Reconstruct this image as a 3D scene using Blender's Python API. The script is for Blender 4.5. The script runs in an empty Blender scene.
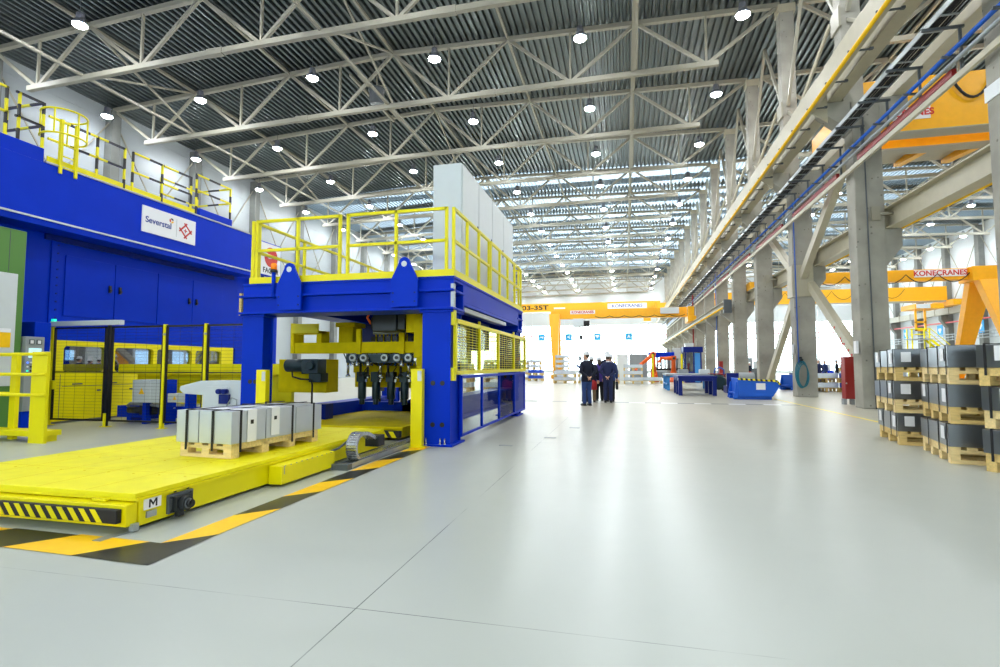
import bpy, math, random
from mathutils import Vector, Matrix
random.seed(7)
SC = bpy.context.scene
COL = SC.collection
PI = math.pi

# ------------------------------------------------------------------ helpers
def lin(c):
    out = []
    for v in c:
        v = v / 255.0
        out.append(v / 12.92 if v <= 0.04045 else ((v + 0.055) / 1.055) ** 2.4)
    return (out[0], out[1], out[2], 1.0)

MATS = {}
def mat(name, rgb, rough=0.5, metal=0.0, var=0.0, scale=4.0, bump=0.0, bscale=40.0, emit=0.0, spec=0.5, stretch=(1, 1, 1)):
    m = bpy.data.materials.new(name); m.use_nodes = True
    nt = m.node_tree; b = nt.nodes['Principled BSDF']
    b.inputs['Base Color'].default_value = lin(rgb)
    b.inputs['Roughness'].default_value = rough
    b.inputs['Metallic'].default_value = metal
    b.inputs['Specular IOR Level'].default_value = spec
    if emit:
        b.inputs['Emission Color'].default_value = lin(rgb)
        b.inputs['Emission Strength'].default_value = emit
    if var or bump:
        tc = nt.nodes.new('ShaderNodeTexCoord'); mp = nt.nodes.new('ShaderNodeMapping')
        mp.inputs['Scale'].default_value = stretch
        nt.links.new(tc.outputs['Object'], mp.inputs['Vector'])
    if var:
        n = nt.nodes.new('ShaderNodeTexNoise'); n.inputs['Scale'].default_value = scale
        n.inputs['Detail'].default_value = 6.0
        nt.links.new(mp.outputs['Vector'], n.inputs['Vector'])
        r = nt.nodes.new('ShaderNodeMapRange')
        r.inputs['From Min'].default_value = 0.3; r.inputs['From Max'].default_value = 0.7
        r.inputs['To Min'].default_value = 1.0 - var; r.inputs['To Max'].default_value = 1.0 + var
        nt.links.new(n.outputs['Fac'], r.inputs['Value'])
        mx = nt.nodes.new('ShaderNodeMix'); mx.data_type = 'RGBA'; mx.blend_type = 'MULTIPLY'
        mx.inputs[0].default_value = 1.0
        mx.inputs[6].default_value = lin(rgb)
        nt.links.new(r.outputs['Result'], mx.inputs[7])
        nt.links.new(mx.outputs[2], b.inputs['Base Color'])
    if bump:
        n2 = nt.nodes.new('ShaderNodeTexNoise'); n2.inputs['Scale'].default_value = bscale
        nt.links.new(mp.outputs['Vector'], n2.inputs['Vector'])
        bp = nt.nodes.new('ShaderNodeBump'); bp.inputs['Strength'].default_value = bump; bp.inputs['Distance'].default_value = 0.01
        nt.links.new(n2.outputs['Fac'], bp.inputs['Height'])
        nt.links.new(bp.outputs['Normal'], b.inputs['Normal'])
    MATS[name] = m
    return m

def glass(name, rgb, alpha=0.12, rough=0.02):
    m = bpy.data.materials.new(name); m.use_nodes = True
    nt = m.node_tree; nt.nodes.clear()
    o = nt.nodes.new('ShaderNodeOutputMaterial'); mx = nt.nodes.new('ShaderNodeMixShader')
    t = nt.nodes.new('ShaderNodeBsdfTransparent'); t.inputs['Color'].default_value = lin(rgb)
    g = nt.nodes.new('ShaderNodeBsdfGlossy'); g.inputs['Roughness'].default_value = rough
    mx.inputs[0].default_value = alpha
    nt.links.new(t.outputs[0], mx.inputs[1]); nt.links.new(g.outputs[0], mx.inputs[2]); nt.links.new(mx.outputs[0], o.inputs[0])
    MATS[name] = m
    return m

class MB:
    """collects shapes in world coordinates and links them as one mesh object"""
    def __init__(s):
        s.v = []; s.f = []; s.mi = []; s.sm = []; s.m = 0; s.xf = None
    def add(s, vs, fs, smooth=False):
        n = len(s.v)
        for p in vs:
            p = Vector(p)
            if s.xf is not None: p = s.xf @ p
            s.v.append(p)
        for k, f in enumerate(fs):
            s.f.append([n + i for i in f]); s.mi.append(s.m)
            s.sm.append(smooth[k] if isinstance(smooth, list) else smooth)
        return s
    def box(s, x0, y0, z0, x1, y1, z1):
        x0, x1 = min(x0, x1), max(x0, x1); y0, y1 = min(y0, y1), max(y0, y1); z0, z1 = min(z0, z1), max(z0, z1)
        return s.add([(x0,y0,z0),(x1,y0,z0),(x1,y1,z0),(x0,y1,z0),(x0,y0,z1),(x1,y0,z1),(x1,y1,z1),(x0,y1,z1)],
              [(0,3,2,1),(4,5,6,7),(0,1,5,4),(1,2,6,5),(2,3,7,6),(3,0,4,7)])
    def bar(s, p, q, w, h, up=(0, 0, 1)):
        p = Vector(p); q = Vector(q); d = (q - p).normalized(); u = Vector(up)
        if abs(d.dot(u)) > 0.99: u = Vector((0, 1, 0))
        a = d.cross(u).normalized(); u = a.cross(d)
        a *= w / 2; u *= h / 2
        return s.add([p-a-u, p+a-u, p+a+u, p-a+u, q-a-u, q+a-u, q+a+u, q-a+u],
              [(0,3,2,1),(4,5,6,7),(0,1,5,4),(1,2,6,5),(2,3,7,6),(3,0,4,7)])
    def tube(s, pts, r, n=8, closed=False, cap=True):
        pts = [Vector(p) for p in pts]; rs = r if isinstance(r, (list, tuple)) else [r] * len(pts)
        vs = []; L = len(pts); prev = None
        for i, p in enumerate(pts):
            if closed: d = pts[(i + 1) % L] - pts[i - 1]
            else: d = pts[min(i + 1, L - 1)] - pts[max(i - 1, 0)]
            d = d.normalized()
            if prev is None:
                u = Vector((0, 0, 1)) if abs(d.z) < 0.9 else Vector((0, 1, 0))
                a = d.cross(u).normalized()
            else:
                a = (prev - d * prev.dot(d)).normalized()
            prev = a; b = d.cross(a)
            for k in range(n):
                t = 2 * PI * k / n
                vs.append(p + (a * math.cos(t) + b * math.sin(t)) * rs[i])
        fs = []
        for i in range(L if closed else L - 1):
            j = (i + 1) % L
            for k in range(n):
                k2 = (k + 1) % n
                fs.append((i*n+k, j*n+k, j*n+k2, i*n+k2))
        sm = [True] * len(fs)
        if not closed and cap:
            fs.append(tuple(range(n))); fs.append(tuple((L-1)*n + k for k in range(n - 1, -1, -1))); sm += [False, False]
        return s.add(vs, fs, sm)
    def cyl(s, p, q, r, n=16, r2=None):
        return s.tube([p, q], [r, r if r2 is None else r2], n)
    def prism(s, poly, axis, a, b):
        def P(u, v, t):
            return (t, u, v) if axis == 'x' else ((u, t, v) if axis == 'y' else (u, v, t))
        n = len(poly)
        vs = [P(u, v, a) for u, v in poly] + [P(u, v, b) for u, v in poly]
        fs = [tuple(range(n - 1, -1, -1)), tuple(range(n, 2 * n))]
        for i in range(n):
            j = (i + 1) % n
            fs.append((i, j, n + j, n + i))
        return s.add(vs, fs)
    def lathe(s, prof, c, n=20, axis='z', smooth=True):
        c = Vector(c); vs = []
        for r, h in prof:
            for k in range(n):
                t = 2 * PI * k / n; x, y = r * math.cos(t), r * math.sin(t)
                vs.append(c + Vector({'z': (x, y, h), 'y': (x, h, y), 'x': (h, x, y)}[axis]))
        fs = []
        for i in range(len(prof) - 1):
            for k in range(n):
                k2 = (k + 1) % n
                fs.append((i*n+k, i*n+k2, (i+1)*n+k2, (i+1)*n+k))
        sm = [smooth] * len(fs)
        fs.append(tuple(range(n - 1, -1, -1))); fs.append(tuple((len(prof)-1)*n + k for k in range(n))); sm += [False, False]
        return s.add(vs, fs, sm)
    def ball(s, c, rx, ry=None, rz=None, n=14, m=9):
        ry = rx if ry is None else ry; rz = rx if rz is None else rz
        c = Vector(c); vs = [c + Vector((0, 0, -rz))]; fs = []
        for i in range(1, m):
            ph = -PI/2 + PI * i / m
            for k in range(n):
                t = 2 * PI * k / n
                vs.append(c + Vector((rx*math.cos(ph)*math.cos(t), ry*math.cos(ph)*math.sin(t), rz*math.sin(ph))))
        vs.append(c + Vector((0, 0, rz))); top = len(vs) - 1
        for k in range(n):
            fs.append((0, 1 + (k+1) % n, 1 + k))
            fs.append((top, 1 + (m-2)*n + k, 1 + (m-2)*n + (k+1) % n))
        for i in range(m - 2):
            for k in range(n):
                k2 = (k+1) % n
                fs.append((1+i*n+k, 1+i*n+k2, 1+(i+1)*n+k2, 1+(i+1)*n+k))
        return s.add(vs, fs, True)
    def build(s, name, mats, parent=None, bevel=0.0, remesh=0.0):
        off = Vector((0, 0, 0))
        if parent is not None:
            r = parent
            while r.parent is not None: r = r.parent
            off = r.location
        me = bpy.data.meshes.new(name)
        me.from_pydata([p - off for p in s.v], [], s.f)
        ml = mats if isinstance(mats, (list, tuple)) else [mats]
        for m in ml: me.materials.append(m)
        me.polygons.foreach_set('material_index', s.mi)
        me.polygons.foreach_set('use_smooth', s.sm)
        me.update()
        o = bpy.data.objects.new(name, me); COL.objects.link(o)
        if parent is not None: o.parent = parent
        if bevel:
            b = o.modifiers.new('Bevel', 'BEVEL'); b.width = bevel; b.segments = 2; b.limit_method = 'ANGLE'; b.harden_normals = False
        if remesh:
            b = o.modifiers.new('Remesh', 'REMESH'); b.mode = 'VOXEL'; b.voxel_size = remesh; b.use_smooth_shade = True
            b2 = o.modifiers.new('Smooth', 'SMOOTH'); b2.factor = 0.5; b2.iterations = 4
        return o

def tag(o, label, cat, group=None, kind=None):
    if label: o['label'] = label
    if cat: o['category'] = cat
    if group: o['group'] = group
    if kind: o['kind'] = kind
    return o
def thing(name, label, cat, loc=(0, 0, 0), group=None):
    o = bpy.data.objects.new(name, None); COL.objects.link(o)
    o.empty_display_size = 0.2; o.location = loc
    return tag(o, label, cat, group)
def struct(name, mb, m, **k):
    o = mb.build(name, m, **k); o['kind'] = 'structure'
    return o
def dup(root, loc=None, rz=None, label=None, group=None, scale=None):
    r = root.copy(); COL.objects.link(r)
    if loc is not None: r.location = loc
    if rz is not None: r.rotation_euler = (0, 0, rz)
    if scale is not None: r.scale = scale
    if label: r['label'] = label
    if group: r['group'] = group
    for ch in list(root.children):
        c = ch.copy(); COL.objects.link(c); c.parent = r
        for g in list(ch.children):
            d = g.copy(); COL.objects.link(d); d.parent = c
    return r
def text(body, size, name, m, parent, origin, right, up, depth=0.004, align='CENTER', bold=0.0, sx=1.0):
    """flat raised lettering, baseline-centred at origin, in world axes right/up"""
    cu = bpy.data.curves.new(name, 'FONT'); cu.body = body; cu.size = size; cu.align_x = align; cu.align_y = 'CENTER'
    cu.extrude = depth; cu.offset = bold
    t = bpy.data.objects.new(name + '_src', cu); COL.objects.link(t)
    dg = bpy.context.evaluated_depsgraph_get(); dg.update()
    me = bpy.data.meshes.new_from_object(t.evaluated_get(dg))
    bpy.data.objects.remove(t)
    R = Vector(right).normalized() * sx; U = Vector(up).normalized(); N = Vector(right).normalized().cross(U)
    O = Vector(origin); mb = MB()
    mb.add([O + R * v.co.x + U * v.co.y + N * v.co.z for v in me.vertices], [list(p.vertices) for p in me.polygons])
    return mb.build(name, m, parent)

ORD = ['first','second','third','fourth','fifth','sixth','seventh','eighth','ninth','tenth','eleventh','twelfth','thirteenth','fourteenth','fifteenth','sixteenth']

# ------------------------------------------------------------------ materials
M = {}
M['blue'] = mat('machine_blue_paint', (0, 50, 192), 0.42, var=0.05, scale=1.5, spec=0.1)
M['navy'] = mat('dark_blue_paint', (2, 28, 116), 0.4, var=0.06, spec=0.25)
M['skyblue'] = mat('sky_blue_paint', (58, 140, 214), 0.45)
M['skip'] = mat('skip_blue_paint', (20, 92, 205), 0.4, var=0.05, spec=0.35)
M['yellow'] = mat('machine_yellow_paint', (240, 226, 0), 0.4, var=0.03, scale=3, spec=0.35)
M['deckyellow'] = mat('platform_yellow_paint', (240, 230, 4), 0.45, var=0.05, scale=5, spec=0.35, bump=0.15, bscale=60)
M['oldyellow'] = mat('worn_yellow_paint', (220, 198, 0), 0.7, var=0.1, spec=0.12)
M['crane'] = mat('crane_yellow_paint', (250, 178, 6), 0.4, var=0.04)
M['tape'] = mat('floor_tape_yellow', (255, 200, 0), 0.4, var=0.05, scale=8)
M['tapeblack'] = mat('floor_tape_black', (24, 25, 26), 0.3, var=0.4, scale=14)
M['black'] = mat('black_paint', (18, 18, 20), 0.4)
M['rubber'] = mat('black_rubber', (24, 24, 26), 0.7)
M['darkmetal'] = mat('dark_cast_metal', (48, 52, 56), 0.45, 0.4, var=0.15)
M['teal'] = mat('dark_teal_metal', (20, 46, 54), 0.4, 0.2, var=0.15)
M['steel'] = mat('galvanised_sheet_edges', (206, 211, 217), 0.32, 0.65, var=0.06, scale=2.0)
M['steeldark'] = mat('dull_sheet_edges', (124, 128, 132), 0.28, 0.88, var=0.08, scale=2.0)
M['chrome'] = mat('bright_metal', (205, 208, 210), 0.25, 0.85)
M['wood'] = mat('pallet_pine', (240, 212, 150), 0.7, var=0.14, scale=5, stretch=(1, 6, 6))
M['wooddark'] = mat('pallet_pine_aged', (226, 194, 122), 0.75, var=0.16, scale=5, stretch=(1, 6, 6))
M['cream'] = mat('cream_steel_paint', (164, 160, 144), 0.45, var=0.03)
M['beam'] = mat('runway_beige_paint', (188, 181, 158), 0.45, var=0.04)
M['white'] = mat('white_paint', (232, 236, 238), 0.45)
M['cabinet'] = mat('cabinet_light_grey', (208, 214, 216), 0.4, var=0.02)
M['grey'] = mat('mid_grey_paint', (150, 156, 158), 0.45)
M['darkgrey'] = mat('dark_grey_paint', (86, 92, 96), 0.5)
M['green'] = mat('cabinet_green_paint', (84, 132, 58), 0.45)
M['red'] = mat('cabinet_red_paint', (150, 28, 24), 0.4)
M['redpipe'] = mat('dark_red_paint', (140, 20, 22), 0.45)
M['orange'] = mat('robot_orange_paint', (238, 100, 24), 0.4)
M['paper'] = mat('white_paper', (240, 240, 242), 0.8)
M['ink'] = mat('black_ink', (20, 20, 24), 0.6)
M['redink'] = mat('red_ink', (205, 44, 34), 0.5)
M['blueink'] = mat('blue_ink', (20, 50, 140), 0.5)
M['signblue'] = mat('sign_cyan', (20, 160, 225), 0.5)
M['pipeblue'] = mat('pipe_blue_paint', (30, 92, 190), 0.35)
M['hose'] = mat('teal_hose', (18, 110, 128), 0.45)
M['galv'] = mat('galvanised_steel', (168, 174, 176), 0.4, 0.6, var=0.06)
M['bin'] = mat('deep_blue_cover', (20, 70, 190), 0.6)
M['amber'] = mat('amber_lens', (245, 130, 20), 0.2, emit=0.3)
M['screen'] = mat('lit_screen', (190, 225, 230), 0.3, emit=0.6)
M['lampgreen'] = mat('lit_green_lamp', (30, 220, 180), 0.3, emit=1.2)
M['lampblue'] = mat('lit_blue_lamp', (90, 130, 255), 0.3, emit=1.5)
M['lampgrey'] = mat('lamp_housing_grey', (110, 112, 120), 0.5)
M['concrete'] = None

def concrete():
    m = mat('column_concrete', (160, 157, 146), 0.78, var=0.28, scale=0.8, bump=0.3, bscale=14)
    nt = m.node_tree; b = nt.nodes['Principled BSDF']
    # small dark air holes and shuttering lines
    src = b.inputs['Base Color'].links[0].from_socket
    tc = nt.nodes.new('ShaderNodeTexCoord')
    v = nt.nodes.new('ShaderNodeTexVoronoi'); v.inputs['Scale'].default_value = 3.2
    nt.links.new(tc.outputs['Object'], v.inputs['Vector'])
    r = nt.nodes.new('ShaderNodeMapRange'); r.inputs['From Min'].default_value = 0.06; r.inputs['From Max'].default_value = 0.12
    r.inputs['To Min'].default_value = 0.5; r.inputs['To Max'].default_value = 1.0
    nt.links.new(v.outputs['Distance'], r.inputs['Value'])
    mx = nt.nodes.new('ShaderNodeMix'); mx.data_type = 'RGBA'; mx.blend_type = 'MULTIPLY'; mx.inputs[0].default_value = 1.0
    nt.links.new(src, mx.inputs[6]); nt.links.new(r.outputs['Result'], mx.inputs[7])
    nt.links.new(mx.outputs[2], b.inputs['Base Color'])
    return m
M['concrete'] = concrete()
M['wallconc'] = mat('wall_column_concrete', (120, 122, 118), 0.8, var=0.12, scale=1.5)
M['deck'] = mat('roof_deck_zinc', (112, 120, 122), 0.36, 0.9, var=0.06, scale=0.6)
M['wall'] = mat('wall_panel_white', (206, 212, 214), 0.5, var=0.02, scale=0.5)
M['glassclear'] = glass('clear_glass', (235, 240, 240), 0.10)
M['glassyel'] = glass('yellowed_guard_glass', (226, 230, 190), 0.10)
M['glassdark'] = glass('machine_window_glass', (150, 175, 190), 0.35)

def lens(strength):
    m = bpy.data.materials.new('lamp_lens'); m.use_nodes = True
    b = m.node_tree.nodes['Principled BSDF']
    b.inputs['Base Color'].default_value = (0.9, 0.9, 0.9, 1)
    b.inputs['Emission Color'].default_value = (0.93, 0.97, 1.0, 1)
    b.inputs['Emission Strength'].default_value = strength
    return m
LAMP_STRENGTH = 290.0
M['lens'] = lens(LAMP_STRENGTH)

def floor_mat():
    m = mat('floor_epoxy', (180, 185, 177), 0.32, var=0.03, scale=0.35, spec=0.3)
    nt = m.node_tree; b = nt.nodes['Principled BSDF']
    src = b.inputs['Base Color'].links[0].from_socket
    tc = nt.nodes.new('ShaderNodeTexCoord'); sp = nt.nodes.new('ShaderNodeSeparateXYZ')
    nt.links.new(tc.outputs['Object'], sp.inputs[0])
    def joint(sock, off, period, width):
        a = nt.nodes.new('ShaderNodeMath'); a.operation = 'SUBTRACT'; a.inputs[1].default_value = off - period / 2
        nt.links.new(sock, a.inputs[0])
        mo = nt.nodes.new('ShaderNodeMath'); mo.operation = 'FLOORED_MODULO'; mo.inputs[1].default_value = period
        nt.links.new(a.outputs[0], mo.inputs[0])
        s2 = nt.nodes.new('ShaderNodeMath'); s2.operation = 'SUBTRACT'; s2.inputs[1].default_value = period / 2
        nt.links.new(mo.outputs[0], s2.inputs[0])
        ab = nt.nodes.new('ShaderNodeMath'); ab.operation = 'ABSOLUTE'; nt.links.new(s2.outputs[0], ab.inputs[0])
        lt = nt.nodes.new('ShaderNodeMath'); lt.operation = 'LESS_THAN'; lt.inputs[1].default_value = width
        nt.links.new(ab.outputs[0], lt.inputs[0])
        return lt.outputs[0]
    j1 = joint(sp.outputs['X'], -1.48, 6.55, 0.004); j2 = joint(sp.outputs['Y'], 2.75, 6.55, 0.003)
    mxj = nt.nodes.new('ShaderNodeMath'); mxj.operation = 'MAXIMUM'
    nt.links.new(j1, mxj.inputs[0]); nt.links.new(j2, mxj.inputs[1])
    # worn specks: fine dust and scuffs
    nz = nt.nodes.new('ShaderNodeTexNoise'); nz.inputs['Scale'].default_value = 2.2; nz.inputs['Detail'].default_value = 10
    nz.inputs['Roughness'].default_value = 0.75
    nt.links.new(tc.outputs['Object'], nz.inputs['Vector'])
    rr = nt.nodes.new('ShaderNodeMapRange'); rr.inputs['From Min'].default_value = 0.35; rr.inputs['From Max'].default_value = 0.75
    rr.inputs['To Min'].default_value = 0.30; rr.inputs['To Max'].default_value = 0.36
    nt.links.new(nz.outputs['Fac'], rr.inputs['Value']); nt.links.new(rr.outputs['Result'], b.inputs['Roughness'])
    # warmer, sandier coating further into the hall
    wr = nt.nodes.new('ShaderNodeMapRange'); wr.interpolation_type = 'SMOOTHSTEP'
    wr.inputs['From Min'].default_value = 3.0; wr.inputs['From Max'].default_value = 17.0
    nt.links.new(sp.outputs['Y'], wr.inputs['Value'])
    warm = nt.nodes.new('ShaderNodeMix'); warm.data_type = 'RGBA'; warm.blend_type = 'MULTIPLY'
    nt.links.new(wr.outputs['Result'], warm.inputs[0]); nt.links.new(src, warm.inputs[6])
    warm.inputs[7].default_value = (1.0, 0.90, 0.79, 1)
    # stains and scuffs: sparse soft brownish marks, and joints that are filled in places
    st = nt.nodes.new('ShaderNodeTexNoise'); st.inputs['Scale'].default_value = 1.1; st.inputs['Detail'].default_value = 9; st.inputs['Roughness'].default_value = 0.68
    nt.links.new(tc.outputs['Object'], st.inputs['Vector'])
    sr = nt.nodes.new('ShaderNodeMapRange'); sr.inputs['From Min'].default_value = 0.66; sr.inputs['From Max'].default_value = 0.8
    sr.inputs['To Min'].default_value = 0.0; sr.inputs['To Max'].default_value = 0.4
    nt.links.new(st.outputs['Fac'], sr.inputs['Value'])
    stain = nt.nodes.new('ShaderNodeMix'); stain.data_type = 'RGBA'
    nt.links.new(sr.outputs['Result'], stain.inputs[0]); nt.links.new(warm.outputs[2], stain.inputs[6]); stain.inputs[7].default_value = lin((140, 136, 120))
    jn = nt.nodes.new('ShaderNodeTexNoise'); jn.inputs['Scale'].default_value = 0.9; jn.inputs['Detail'].default_value = 4
    nt.links.new(tc.outputs['Object'], jn.inputs['Vector'])
    jr = nt.nodes.new('ShaderNodeMapRange'); jr.inputs['From Min'].default_value = 0.42; jr.inputs['From Max'].default_value = 0.58
    nt.links.new(jn.outputs['Fac'], jr.inputs['Value'])
    jm = nt.nodes.new('ShaderNodeMath'); jm.operation = 'MULTIPLY'
    nt.links.new(mxj.outputs[0], jm.inputs[0]); nt.links.new(jr.outputs['Result'], jm.inputs[1])
    mx = nt.nodes.new('ShaderNodeMix'); mx.data_type = 'RGBA'
    nt.links.new(jm.outputs[0], mx.inputs[0]); nt.links.new(stain.outputs[2], mx.inputs[6]); mx.inputs[7].default_value = lin((96, 100, 98))
    nt.links.new(mx.outputs[2], b.inputs['Base Color'])
    return m
M['floor'] = floor_mat()

# ------------------------------------------------------------------ camera
CAM_H = 1.35; F_PX = 525.0
phi = math.atan((366 - 333.5) / F_PX); th = math.atan((625 - 500) * math.cos(phi) / F_PX)
fw = Vector((-math.sin(th) * math.cos(phi), math.cos(th) * math.cos(phi), math.sin(phi)))
rt = Vector((math.cos(th), math.sin(th), 0)); upv = rt.cross(fw)
cd = bpy.data.cameras.new('camera'); cam = bpy.data.objects.new('camera', cd); COL.objects.link(cam)
cd.sensor_width = 36.0; cd.lens = F_PX * 36.0 / 1000.0; cd.clip_end = 400; cd.clip_start = 0.05
mw = Matrix((rt, upv, -fw)).transposed().to_4x4(); mw.translation = (0, 0, CAM_H)
cam.matrix_world = mw
SC.camera = cam

# ------------------------------------------------------------------ hall shell
FR = [12.67 + 6.55 * k for k in range(-2, 15)]     # frame lines
NEARY, FARY = -2.0, 105.0
LW, CX, RW = -31.5, 7.7, 40.6                      # left wall, column row, right wall

def interp(x, pts):
    for (a, za), (b, zb) in zip(pts, pts[1:]):
        if x <= b: return za + (zb - za) * (x - a) / (b - a)
    return pts[-1][1]
ZT = [(-32.5, 17.4), (-12.2, 18.5), (7.3, 18.05), (24.0, 18.6), (41.0, 17.8)]
ZB = [(-32.5, 15.0), (-15.0, 15.5), (4.5, 15.68), (24, 15.8), (41, 15.2)]
zt = lambda x: interp(x, ZT)
zb = lambda x: interp(x, ZB)

f = MB(); f.box(-60, -14, -0.2, 70, FARY + 3, 0.0); struct('floor', f, M['floor'])
f = MB(); f.box(LW - 0.3, -9.3, 0, RW + 0.3, -9.0, 3.7); f.box(LW - 0.3, -9.3, 5.8, RW + 0.3, -9.0, 19.2)
x = LW
while x < RW + 1: f.box(x - 0.2, -9.3, 2.4, x + 0.2, -9.0, 5.8); x += 6.01
struct('wall_near', f, M['wall'])
f = MB(); f.box(LW, -9.17, 2.4, RW, -9.13, 5.8)  # window band added in the unseen rear wall for frontal fill light
struct('window_99', f, M['glassclear'])

def deck(x0, x1, ya, yb, name, m=None, cover=True):
    b = MB(); P = 0.34; x = x0; prof = []
    while x < x1:
        z = lambda q: zt(q) + 0.14
        prof += [(x, z(x)), (x + 0.12, z(x) ), (x + 0.16, z(x) + 0.18), (x + 0.30, z(x) + 0.18)]
        x += P
    vs = []; fs = []
    for i, (px, pz) in enumerate(prof):
        vs += [(px, ya, pz), (px, yb, pz)]
        if i: fs.append((2*i-2, 2*i-1, 2*i+1, 2*i))
    b.add(vs, fs)
    if cover: b.add([(x0, ya, 19.2), (x1, ya, 19.2), (x1, yb, 19.2), (x0, yb, 19.2)], [(0,1,2,3)])
    struct(name, b, m or M['deck'])
deck(LW - 0.3, CX, -9.3, 45.6, 'ceiling')
deck(CX, RW + 0.3, -9.3, 45.6, 'ceiling')
def translucent(name, rgb, tint, fac):
    m = bpy.data.materials.new(name); m.use_nodes = True
    nt = m.node_tree; nt.nodes.clear()
    o = nt.nodes.new('ShaderNodeOutputMaterial'); mx = nt.nodes.new('ShaderNodeMixShader')
    t = nt.nodes.new('ShaderNodeBsdfTransparent'); t.inputs['Color'].default_value = lin(tint)
    d = nt.nodes.new('ShaderNodeBsdfPrincipled'); d.inputs['Base Color'].default_value = lin(rgb); d.inputs['Roughness'].default_value = 0.4
    mx.inputs[0].default_value = fac
    nt.links.new(t.outputs[0], mx.inputs[1]); nt.links.new(d.outputs[0], mx.inputs[2]); nt.links.new(mx.outputs[0], o.inputs[0])
    return m
M['addedrooflight'] = translucent('added_translucent_roof_sheet', (150, 162, 168), (112, 124, 132), 0.45)  # see-through roof sheets added to brighten the far deck
for y in FR:
    if 45 < y < 104:
        for xa, xb in ((LW - 0.3, CX), (CX, RW + 0.3)):
            if y < 96:
                deck(xa, xb, y, y + 5.0, 'ceiling', M['addedrooflight'], False); deck(xa, xb, y + 5.0, y + 6.55, 'ceiling')
            else: deck(xa, xb, y, FARY + 1 if y > 97 and y + 6.55 > FARY else y + 6.55, 'ceiling')

# left wall: white sandwich panels with horizontal joints, concrete wall columns
w = MB(); z = 0.0
while z < 18.4:
    w.box(LW - 0.25, -9.1, z, LW, FARY + 1, min(z + 1.19, 18.6)); z += 1.2
w.box(LW - 0.25, -9.1, 0, LW - 0.02, FARY + 1, 18.6)
M['wallshaded'] = mat('wall_panel_white_shaded', (168, 175, 178), 0.5, var=0.02, scale=0.5)  # same white panels, coloured darker because the left side is less lit
struct('wall_left', w, M['wallshaded'])
w = MB(); z = 0.0
while z < 18.4:
    w.box(RW, -9.1, z, RW + 0.25, FARY + 1, min(z + 1.19, 18.6)); z += 1.2
w.box(RW + 0.02, -9.1, 0, RW + 0.25, FARY + 1, 18.6)
struct('wall_right', w, M['wall'])
n = 0
for k, y in enumerate(FR):
    if y < 5: continue
    n += 1
    c = MB(); c.box(LW, y - 0.3, 0, LW + 0.55, y + 0.3, zt(LW) - 0.1)
    struct('trim_%d' % n, c, M['wallconc'])
    n += 1
    c = MB(); c.box(RW - 0.6, y - 0.35, 0, RW, y + 0.35, zt(RW) - 0.1)
    c.prism([(RW - 0.6, 6.2), (RW - 1.3, 7.2), (RW - 1.3, 7.8), (RW - 0.6, 7.8)], 'y', y - 0.3, y + 0.3)
    struct('trim_%d' % n, c, M['wallconc'])

# far wall: glazed lower storey between white posts, white panels above
FY = FARY
fwl = MB()
for x0, x1 in ((LW, RW),):
    z = 9.4
    while z < 19:
        fwl.box(x0, FY, z, x1, FY + 0.25, z + 1.19); z += 1.2
    fwl.box(x0, FY + 0.02, 9.4, x1, FY + 0.25, 19)
    fwl.box(x0, FY, 0, x1, FY + 0.25, 0.5)
    fwl.box(x0, FY - 0.02, 6.4, x1, FY + 0.25, 6.55)
x = LW
while x < RW:
    fwl.box(x - 0.07, FY - 0.05, 0, x + 0.07, FY + 0.25, 9.5); fwl.box(x - 0.22, FY - 0.15, 9.4, x + 0.22, FY + 0.25, 18.6); x += 6.55
struct('wall_far', fwl, M['wall'])
x = LW; n = 0
while x < RW - 1:
    for z0, z1 in ((0.5, 6.4), (6.55, 9.4)):
        n += 1
        x0, x1 = x + 0.07, min(x + 6.55 - 0.07, RW)
        g = MB()
        g.m = 0
        for t in range(5):
            q = x0 + (x1 - x0) * t / 4
            g.box(q - 0.02, FY, z0, q + 0.02, FY + 0.1, z1)
        rows = 2 if z1 < 7 else 1
        for t in range(rows + 1):
            q = z0 + (z1 - z0) * t / rows
            g.box(x0, FY, q - 0.02, x1, FY + 0.1, q + 0.02)
        fr = struct('window_%d' % n, g, M['white'])
        gl = MB(); gl.box(x0, FY + 0.04, z0, x1, FY + 0.06, z1); gl.build('pane', M['glassclear'], fr)
    x += 6.55

# red sprinkler main and blue bay signs along the far wall and right wall
pp = MB(); pp.tube([(LW + 1, FY - 0.35, 7.3), (RW - 0.6, FY - 0.35, 7.3)], 0.11, 8)
M['paleredpipe'] = mat('red_pipe_paint', (214, 84, 90), 0.45)
tag(pp.build('sprinkler_pipe', M['paleredpipe']), 'red sprinkler pipe running level along the glazed far wall', 'pipe')
pp = MB(); pp.tube([(RW - 0.8, 40, 6.6), (RW - 0.8, FY - 0.6, 7.0)], 0.09, 8)
tag(pp.build('sprinkler_pipe', M['paleredpipe']), 'red sprinkler pipe along the white right-hand side wall', 'pipe')

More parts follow.
